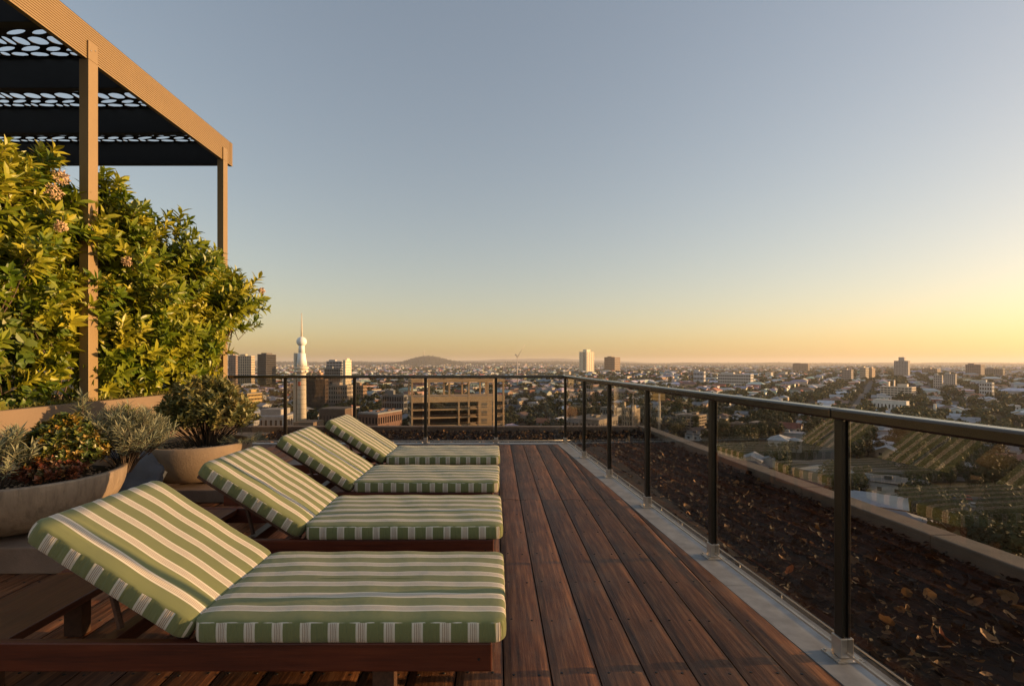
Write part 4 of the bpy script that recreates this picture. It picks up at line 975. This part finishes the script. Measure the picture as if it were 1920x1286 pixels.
# ---- houses
WC = {'white': (.62, .60, .57), 'cream': (.55, .46, .34), 'grey': (.32, .33, .34), 'tan': (.42, .30, .2), 'brick': (.28, .12, .08), 'pale blue': (.42, .47, .50)}
RC = {'grey': (.28, .29, .31), 'white': (.55, .56, .58), 'red': (.30, .085, .05), 'dark': (.09, .09, .095), 'silver': (.42, .44, .48), 'orange': (.42, .16, .07), 'green': (.2, .27, .24), 'brown': (.18, .11, .08)}
def house_mesh(kind, L, Wd, Hh, far=False):
    """returns wall MB, roof MB, window MB"""
    a, b = L / 2, Wd / 2; wl = MB(); rf = MB(); wn = MB(); o = .6; rh = Wd * .24
    def unit(cx_, cy_, a, b, hh, kind, rh):
        if kind == 'gabled':
            wl.add([(cx_-a, cy_-b, 0), (cx_+a, cy_-b, 0), (cx_+a, cy_+b, 0), (cx_-a, cy_+b, 0), (cx_-a, cy_-b, hh), (cx_+a, cy_-b, hh), (cx_+a, cy_+b, hh), (cx_-a, cy_+b, hh), (cx_-a, cy_, hh+rh*.95), (cx_+a, cy_, hh+rh*.95)],
                   [(0,1,5,4), (2,3,7,6), (1,2,6,9,5), (3,0,4,8,7)])
            e = o * rh / b
            for s in (-1, 1):
                y0 = cy_ + s * (b + o); P = [(cx_-a-o, y0, hh-e), (cx_+a+o, y0, hh-e), (cx_+a+o, cy_, hh+rh), (cx_-a-o, cy_, hh+rh)]; Q = [(p[0], p[1], p[2] + .18) for p in P]
                if s > 0: P.reverse(); Q.reverse()
                rf.hexa(P, Q)
        elif kind == 'hipped':
            wl.box(cx_-a, cx_+a, cy_-b, cy_+b, 0, hh); q = max(a - b, .4); e = .12
            V = [(cx_-a-o, cy_-b-o, hh-e), (cx_+a+o, cy_-b-o, hh-e), (cx_+a+o, cy_+b+o, hh-e), (cx_-a-o, cy_+b+o, hh-e), (cx_-q, cy_, hh+rh), (cx_+q, cy_, hh+rh)]
            rf.add(V, [(0,1,5,4), (1,2,5), (2,3,4,5), (3,0,4), (3,2,1,0)])
        else:
            wl.box(cx_-a, cx_+a, cy_-b, cy_+b, 0, hh); rf.box(cx_-a-.3, cx_+a+.3, cy_-b-.3, cy_+b+.3, hh+.01, hh+.4)
            if not far: rf.box(cx_-a*.3, cx_, cy_-b*.3, cy_+b*.2, hh+.41, hh+1.5)
    unit(0, 0, a, b, Hh, kind, rh)
    if not far:
        if kind != 'flat-roofed': unit(a * .35, -b - 2.2, a * .38, 3.2, Hh * .96, kind if kind == 'gabled' else 'hipped', rh * .55)
        for st in range(int(Hh // 2.8) or 1):
            z = .9 + st * 2.9
            for s in (-1, 1):
                n = int(L // 3.2)
                for i in range(n):
                    x = -a + (i + .6) * L / n - .5
                    wn.box(x, x + 1.3, *sorted((s * b, s * (b + .06))), z, z + 1.3)
            for s in (-1, 1):
                n = int(Wd // 3.6)
                for i in range(n):
                    y = -b + (i + .5) * Wd / n - .5; wn.box(*sorted((s * a, s * (a + .06))), y, y + 1.2, z, z + 1.3)
            wn.box(a * .35 - 1.2, a * .35 + 1.2, -b - 5.46, -b - 5.401, z, z + 1.4) if kind != 'flat-roofed' else None
    return wl, rf, wn
HK = []
for kind in ('hipped', 'gabled', 'flat-roofed'):
    for (sz, L, W_, Hh) in (('small', 12, 8, 3.4), ('large', 17, 10.5, 4.4), ('two-storey', 13, 9, 6.4), ('long', 23, 9, 3.8)):
        wl, rf, wn = house_mesh(kind, L, W_, Hh); ms = []
        for nm, mb in (('wall', wl), ('roof', rf), ('window', wn)):
            me = bpy.data.meshes.new(nm); me.from_pydata(mb.v, [], mb.f); me.materials.append({'wall': M_paint, 'roof': M_roofp, 'window': M_cityglass}[nm]); me.update(); ms.append(me)
        HK.append((kind, sz, ms, L))
FT = []
for kind in ('hipped', 'gabled', 'flat-roofed'):
    for (L, W_, Hh) in ((13, 9, 3.6), (20, 10, 5.5)):
        wl, rf, _ = house_mesh(kind, L, W_, Hh, True); FT.append((tri_template(wl), tri_template(rf)))
def on_street(u_, v_):
    k = (v_ - V0) / BLK; d = abs(k - round(k)) * BLK
    k2 = (u_ - 60) / 210; d2 = abs(k2 - round(k2)) * 210
    return min(d, d2)
def blocked(x, y, r_):
    return any((x - a) ** 2 + (y - b) ** 2 < (c + r_) ** 2 for a, b, c in FOOT)
def vis(x, y, zt):
    """would a point at height zt show over the parapets (photo frame with a margin)?"""
    if y < 40: return False
    xx = CX + F * x / y; yy_ = HY + F * (E - zt) / y
    if xx < 380 or xx > 2010: return False
    lim = 800 if xx < 1218 else 797 + (xx - 1218) * .356
    return yy_ < lim
cands = []; RT_ = 2700
umax = RT_ * 1.5
for iv in range(-40, 45):
    for side in (-1, 1):
        v_ = V0 + iv * BLK + side * 22
        for iu in range(0, int(umax / 16.5)):
            u_ = iu * 16.5 + random.uniform(-2, 2)
            vv = v_ + random.uniform(-3, 3) + (side * 0)
            x = gd.x * u_ + gn.x * vv; y = gd.y * u_ + gn.y * vv
            if y < 90 or y > RT_ or x / y < -.62 or x / y > 1.2: continue
            k2 = (u_ - 60) / 210
            if abs(k2 - round(k2)) * 210 < 14 or random.random() < .14: continue
            cands.append((x, y, side))
random.shuffle(cands); cands.sort(key=lambda c: c[1])
near = []; rest = []
for (x, y, s) in cands:
    if blocked(x, y, 9): continue
    zt = float(height(x, y)) + 6
    (near if len(near) < 300 and vis(x, y, zt) else rest).append((x, y, s))
def relation(x, y, i):
    best = min(LAND, key=lambda l: (l[1] - x) ** 2 + ((l[2] - y)) ** 2)
    dx_ = (x / y - best[1] / best[2]) * F; dy_ = y - best[2]; dist = math.hypot(x - best[1], y - best[2])
    side = 'right of' if dx_ > 0 else 'left of'; fb = 'behind' if dy_ > 12 else ('in front of' if dy_ < -12 else 'level with')
    how = 'close' if dist < 45 else 'a little way' if dist < 90 else 'some way' if dist < 160 else 'far'
    return (('%s %s and %s' % (how, side, fb)) if abs(dx_) > 6 else '%s, directly %s' % (how, fb)), best[0]
used = {}
HOUSES = []
def add_house(x, y, s, i, force=None):
    kind_w = random.choices(range(12), [5, 5, 3, 2, 4, 4, 3, 2, 1, 2, 2, 2])[0]
    wc = random.choices(list(WC), [6, 4, 2, 2, 1, 1])[0]; rc = random.choices(list(RC), [5, 3, 2, 2, 5, 1, 1, 2])[0]
    if force: kind_w, wc, rc = force
    kind, sz, ms, L = HK[kind_w]; gz = float(height(x, y))
    ang_ = -GA + (0 if random.random() < .5 else math.pi / 2) + R(random.uniform(-4, 4)) + (math.pi if s > 0 else 0)
    t = empty('house', (x, y, gz - .05), ang_); jit = random.uniform(.85, 1.15)
    for nm, me in zip(('wall', 'roof', 'window'), ms):
        o = link(nm, me, t)
        if nm == 'wall': o.color = (*[c * jit for c in WC[wc]], 1)
        elif nm == 'roof': o.color = (*[c * jit for c in RC[rc]], 1)
        else: o['kind'] = 'stuff'
    how, lm = relation(x, y, i)
    lm = lm.replace('the ', '', 1) if False else lm
    HOUSES.append((t, '%s %s %s house with %s roof' % (sz, wc, kind, rc) if kind != 'flat-roofed' else '%s %s flat-roofed house with %s roof' % (sz, wc, rc), how, lm)); return t
for i, (x, y, s) in enumerate(near): add_house(x, y, s, i)
for (t, a, how, lm) in HOUSES:
    lab = '%s %s %s' % (a, how, lm); ws = lab.split()
    if len(ws) > 16: lab = '%s %s %s' % (a.replace(' house with ', ' ').replace(' roof', '-roof house'), how.replace('a little way', 'near'), lm)
    tag(t, ' '.join(lab.split()[:16]), 'house', 'houses of the suburb')
# the remaining houses and the far mass
M4w = []; whw = []; cw_ = []; cr_ = []
def far_house(x, y, k_, sc_, ang_):
    M4w.append(trs((x, y, float(height(x, y)) - .1), (0, 0, ang_), sc_)); whw.append(k_)
    cw_.append((*[c * random.uniform(.8, 1.15) for c in random.choices(list(WC.values()), [6, 4, 2, 2, 1, 1])[0]], 1)); cr_.append((*[c * random.uniform(.8, 1.15) for c in random.choices(list(RC.values()), [5, 4, 2, 1, 5, 1, 1, 2])[0]], 1))
for (x, y, s) in rest: far_house(x, y, random.choices(range(6), [5, 2, 4, 1, 1, 3])[0], random.choice((1, 1.15, 1.3, 1.5)), -GA + random.choice((0, math.pi / 2)))
for i in range(7500):
    y = RT_ + (7000 - RT_) * random.random() ** 1.3; x = y * random.uniform(-.6, 1.15)
    if float(height(x, y)) > -18 and y > 5000: continue
    far_house(x, y, random.choices(range(6), [3, 3, 3, 3, 1, 4])[0], random.choice((1, 1.1, 1.3, 1.7)), random.uniform(0, 3.14))
o = scatter('distant_house_wall', [a for a, b in FT], M4w, whw, [M_tint], cw_); tag(o, 'walls of the countless distant suburban houses', 'houses', kind='stuff')
o = scatter('distant_house_roof', [b for a, b in FT], M4w, whw, [M_tint], cr_); tag(o, 'grey, white and red roofs of the distant houses', 'roofs', kind='stuff')
for (xx, wpx, yt, Y, st_, cc) in far:
    X = px(xx, Y)
    if blocked(X, Y, 10): continue
    how, lm = relation(X, Y, 0)
    cn = {WHT: 'white', CRM: 'cream', GRY: 'grey'}.get(cc, 'pale'); wd = 'narrow' if wpx * Y / F < 20 else 'wide'
    tower('distant_block', ' '.join(('%s %s %d-storey distant block %s %s' % (wd, cn, st_, how, lm)).split()[:16]), 'apartment block', xx - wpx / 2, xx + wpx / 2, yt, Y, None, cc, .3, st_, 5, .5, .3, crown=[])
    LAND.pop()
# ---- roads
for iv in range(-9, 16):
    v_ = V0 + iv * BLK; m = MB(); pts = []
    for iu in range(0, 90):
        u_ = -400 + iu * 30; x = gd.x * u_ + gn.x * v_; y = gd.y * u_ + gn.y * v_
        if y < 60 or x / y < -.7 or x / y > 1.3: continue
        pts.append((x, y))
    if len(pts) < 3: continue
    vs = []; fs = []
    for (x, y) in pts:
        for s in (-4.5, 4.5): vs.append((x + gn.x * s, y + gn.y * s, float(height(x, y)) + .12))
    for j in range(len(pts) - 1): fs.append((2*j, 2*j+1, 2*j+3, 2*j+2))
    m.add(vs, fs); tag(m.build('road', M_road), kind='structure')
for iu in range(0, 9):
    u_ = 60 + iu * 210; vs = []; fs = []; pts = []
    for iv in range(-60, 90):
        v_ = iv * 30; x = gd.x * u_ + gn.x * v_; y = gd.y * u_ + gn.y * v_
        if y < 60 or x / y < -.7 or x / y > 1.3 or v_ > 1500: continue
        pts.append((x, y))
    if len(pts) < 3: continue
    for (x, y) in pts:
        for s in (-4.5, 4.5): vs.append((x + gd.x * s, y + gd.y * s, float(height(x, y)) + .16))
    for j in range(len(pts) - 1): fs.append((2*j, 2*j+2, 2*j+3, 2*j+1))
    tag(MB().add(vs, fs).build('road', M_road), kind='structure')
# ---- car park with parked cars at the lower right
cpx, cpy = px(1800, 165), 165.0
m = MB().box(-19, 19, -12, 12, 0, .22).build('car_park_pavement', M_road, loc=(cpx, cpy, G0)); tag(m, kind='structure'); m.rotation_euler = (0, 0, -GA)
FOOT.append((cpx, cpy, 17))
cb = MB(); 
cb.hexa([(-2.1, -.85, .35), (2.1, -.85, .35), (2.1, .85, .35), (-2.1, .85, .35)], [(-2.1, -.8, .85), (2.05, -.8, .8), (2.05, .8, .8), (-2.1, .8, .85)])
cg = MB(); cg.hexa([(-1.7, -.74, .86), (1.1, -.74, .84), (1.1, .74, .84), (-1.7, .74, .86)], [(-1.3, -.6, 1.35), (.5, -.6, 1.38), (.5, .6, 1.38), (-1.3, .6, 1.35)])
cr = MB(); cr.hexa([(-1.3, -.6, 1.385), (.5, -.6, 1.385), (.5, .6, 1.385), (-1.3, .6, 1.385)], [(-1.25, -.58, 1.42), (.45, -.58, 1.42), (.45, .58, 1.42), (-1.25, .58, 1.42)])
cw = MB().tube([(0, -.1, 0), (0, .1, 0)], .32, 10)
mes = {}
for nm, mb, mt in (('body', cb, M_paint), ('cabin_glass', cg, M_cityglass), ('roof', cr, M_paint), ('wheel', cw, M_screw)):
    o = mb.build(nm, mt); mes[nm] = o.data; bpy.data.objects.remove(o)
CC = [('white', (.7, .7, .7)), ('silver', (.4, .41, .42)), ('black', (.02, .02, .02)), ('red', (.35, .04, .03)), ('blue', (.04, .08, .2)), ('grey', (.15, .15, .16))]
ordn = ['first', 'second', 'third', 'fourth', 'fifth', 'sixth', 'seventh', 'eighth', 'ninth']
for row in range(2):
    for i in range(9):
        if (row * 9 + i) in (3, 12): continue
        lx, ly = -14 + i * 3.3, -6 + row * 11; cn, cc = CC[(i * 5 + row * 2) % 6]
        P = m.matrix_basis @ Vector((lx, ly, .23)) if False else Vector((cpx, cpy, G0)) + Vector((lx * math.cos(-GA) - ly * math.sin(-GA), lx * math.sin(-GA) + ly * math.cos(-GA), .23))
        t = empty('parked_car', P, -GA + math.pi / 2); tag(t, '%s car parked %s from the left in the %s row of the car park' % (cn, ordn[i], ('near', 'far')[row]), 'car', 'cars in the car park')
        for nm in ('body', 'cabin_glass', 'roof'): link(nm, mes[nm], t).color = (*cc, 1)
        for a in (-1.3, 1.3):
            for b in (-.75, .75): link('wheel', mes['wheel'], t, (a, b, .32))

# ---- trees
def crown_tmpl(seed, nf, R_, Hc, lobes, fsz):
    r = random.Random(seed); mb = MB(); L = []
    for i in range(lobes):
        a = r.uniform(0, 6.28); q = R_ * .55 * math.sqrt(r.random()); L.append((q * math.cos(a), q * math.sin(a), Hc * r.uniform(.25, .85), R_ * r.uniform(.38, .62)))
    for i in range(nf):
        c = L[i % lobes]; d = Vector((r.gauss(0, 1), r.gauss(0, 1), r.gauss(0, 1))).normalized(); q = r.uniform(.7, 1.03)
        p = Vector(c[:3]) + d * c[3] * q; n = (d + Vector((r.gauss(0, .45), r.gauss(0, .45), r.gauss(0, .45) + .2))).normalized()
        a = n.orthogonal().normalized(); b = n.cross(a); th = r.uniform(0, 6.28); a, b = a * math.cos(th) + b * math.sin(th), b * math.cos(th) - a * math.sin(th); s = fsz * r.uniform(.6, 1.3)
        mb.add([p + a * s, p + b * s * .8, p - a * s * .9, p - b * s * .75], [(0, 1, 2, 3)])
    return mb
TR = []
for i in range(6):
    R_ = [5, 4, 6, 4.5, 3.2, 5.5][i]; Hc = [7, 7, 7, 9, 9, 6][i]; z0 = [2, 2, 2.5, 2.5, 1.5, 3][i]
    cmb = crown_tmpl(200 + i, 900, R_, Hc, [7, 6, 9, 7, 5, 8][i], .42); cmb.v = [(a, b, c + z0) for a, b, c in cmb.v]
    tmb = MB(); tmb.tube([(0, 0, 0), (.1, .1, z0), (.2, 0, z0 + Hc * .4)], [.32, .24, .12], 7)
    for j in range(5):
        a = j * 1.3 + i; tmb.tube([(.1, .1, z0 - .3), (R_ * .4 * math.cos(a), R_ * .4 * math.sin(a), z0 + Hc * .45)], [.16, .05], 5)
    mc = bpy.data.meshes.new('crown'); mc.from_pydata(cmb.v, [], cmb.f); mc.materials.append(M_tree); mc.update()
    o = tmb.build('trunk', M_bark); mt = o.data; bpy.data.objects.remove(o); TR.append((mc, mt))
TM = [tri_template(crown_tmpl(300 + i, 95, 5, 7, 6, 1.25)) for i in range(4)]; TF = [tri_template(crown_tmpl(320 + i, 20, 5.5, 7, 4, 2.7)) for i in range(4)]
tp = []
for i in range(90000):
    if len(tp) > 20000: break
    y = 95 + 2900 * random.random() ** .62; x = y * random.uniform(-.6, 1.15)
    u_ = gd.x * x + gd.y * y; v_ = gn.x * x + gn.y * y
    if on_street(u_, v_) < 6.5 or blocked(x, y, 3): continue
    cl = math.sin(x / 61 + 1.3 * math.sin(y / 83)) * math.sin(y / 71 + 1.1 * math.sin(x / 97)); 
    if cl < -.1 and random.random() < .6: continue
    k_ = ((v_ - V0) / BLK) % 1 * BLK; hs_ = min(abs(k_ - 22), abs(k_ - 70)) < 7
    if hs_ and random.random() < .75: continue
    tp.append((x, y))
for i in range(900):
    y = random.uniform(105, 460); x = y * random.uniform(-.15, 1.15); u_ = gd.x * x + gd.y * y; v_ = gn.x * x + gn.y * y
    if on_street(u_, v_) < 6 or blocked(x, y, 2): continue
    k_ = ((v_ - V0) / BLK) % 1 * BLK
    if min(abs(k_ - 22), abs(k_ - 70)) < 6: continue
    tp.append((x, y))
tp.sort(key=lambda p: p[1])
TN = ['broad spreading', 'rounded', 'wide bushy', 'tall rounded', 'slender', 'low spreading']; nt_ = 0; Tm = []; Tmw = []; Tf = []; Tfw = []
TREES = []
HX = np.array([(h[0].location.x, h[0].location.y) for h in HOUSES])
for (x, y) in tp:
    gz = float(height(x, y)); s = random.uniform(.5, 1.25)
    if nt_ < 300 and vis(x, y, gz + 7 * s):
        i = random.randrange(6); t = empty('tree', (x, y, gz - .1), random.uniform(0, 6.28)); t.scale = (s,) * 3
        link('crown', TR[i][0], t); link('trunk', TR[i][1], t); nt_ += 1
        how, lm = relation(x, y, 0); sz = 'small' if s < .72 else 'mid-sized' if s < 1.0 else 'large'
        tag(t, ' '.join(('%s %s tree %s %s' % (sz, TN[i], how, lm)).split()[:16]), 'tree', 'trees among the suburb houses'); TREES.append(t)
    elif y < 1100: Tm.append(trs((x, y, gz + 1.2), (0, 0, random.uniform(0, 6)), s)); Tmw.append(random.randrange(4))
    else: Tf.append(trs((x, y, gz + .5), (0, 0, random.uniform(0, 6)), s * 1.1)); Tfw.append(random.randrange(4))
for i in range(13000):
    y = 2700 + 7500 * random.random() ** 1.6; x = y * random.uniform(-.6, 1.15); Tf.append(trs((x, y, float(height(x, y)) - 1), (0, 0, random.uniform(0, 6)), random.uniform(.9, 1.8))); Tfw.append(random.randrange(4))
o = scatter('tree_canopy', TM, Tm, Tmw, [M_tree]); tag(o, 'dense dark tree canopy between the suburb roofs', 'trees', kind='stuff')
o = scatter('distant_tree_canopy', TF, Tf, Tfw, [M_tree]); tag(o, 'far tree canopy reaching to the horizon', 'trees', kind='stuff')
# two labels that still coincide get what tells them apart: their distance order
seen = {}
for o in [h[0] for h in HOUSES] + TREES + [q for q in col.objects if q.name.startswith('distant_block')]: seen.setdefault(o['label'], []).append(o)
for lab, L in seen.items():
    if len(L) > 1:
        L.sort(key=lambda o: o.location.y)
        for i, o in enumerate(L):
            pre = ['nearer', 'farther'][i] if len(L) == 2 else (['nearest', 'second-nearest', 'third-nearest', 'fourth-nearest', 'fifth-nearest', 'sixth-nearest', 'seventh-nearest', 'eighth-nearest'] + ['farthest'] * 40)[i]
            o['label'] = ' '.join((pre + ' ' + lab).split()[:16])

# =================================================================== HAZE
k = NM('haze'); k.t.nodes.remove(k.b); pv = k.n('ShaderNodeVolumePrincipled'); pv.inputs['Density'].default_value = 6e-5; pv.inputs['Color'].default_value = (.9, .86, .84, 1); pv.inputs['Anisotropy'].default_value = .2
k.l(pv.outputs[0], k.o.inputs['Volume'])
hz = MB().box(-21000, 21000, -21000, 21000, -64, 150).build('haze', k.m); tag(hz, kind='stuff')
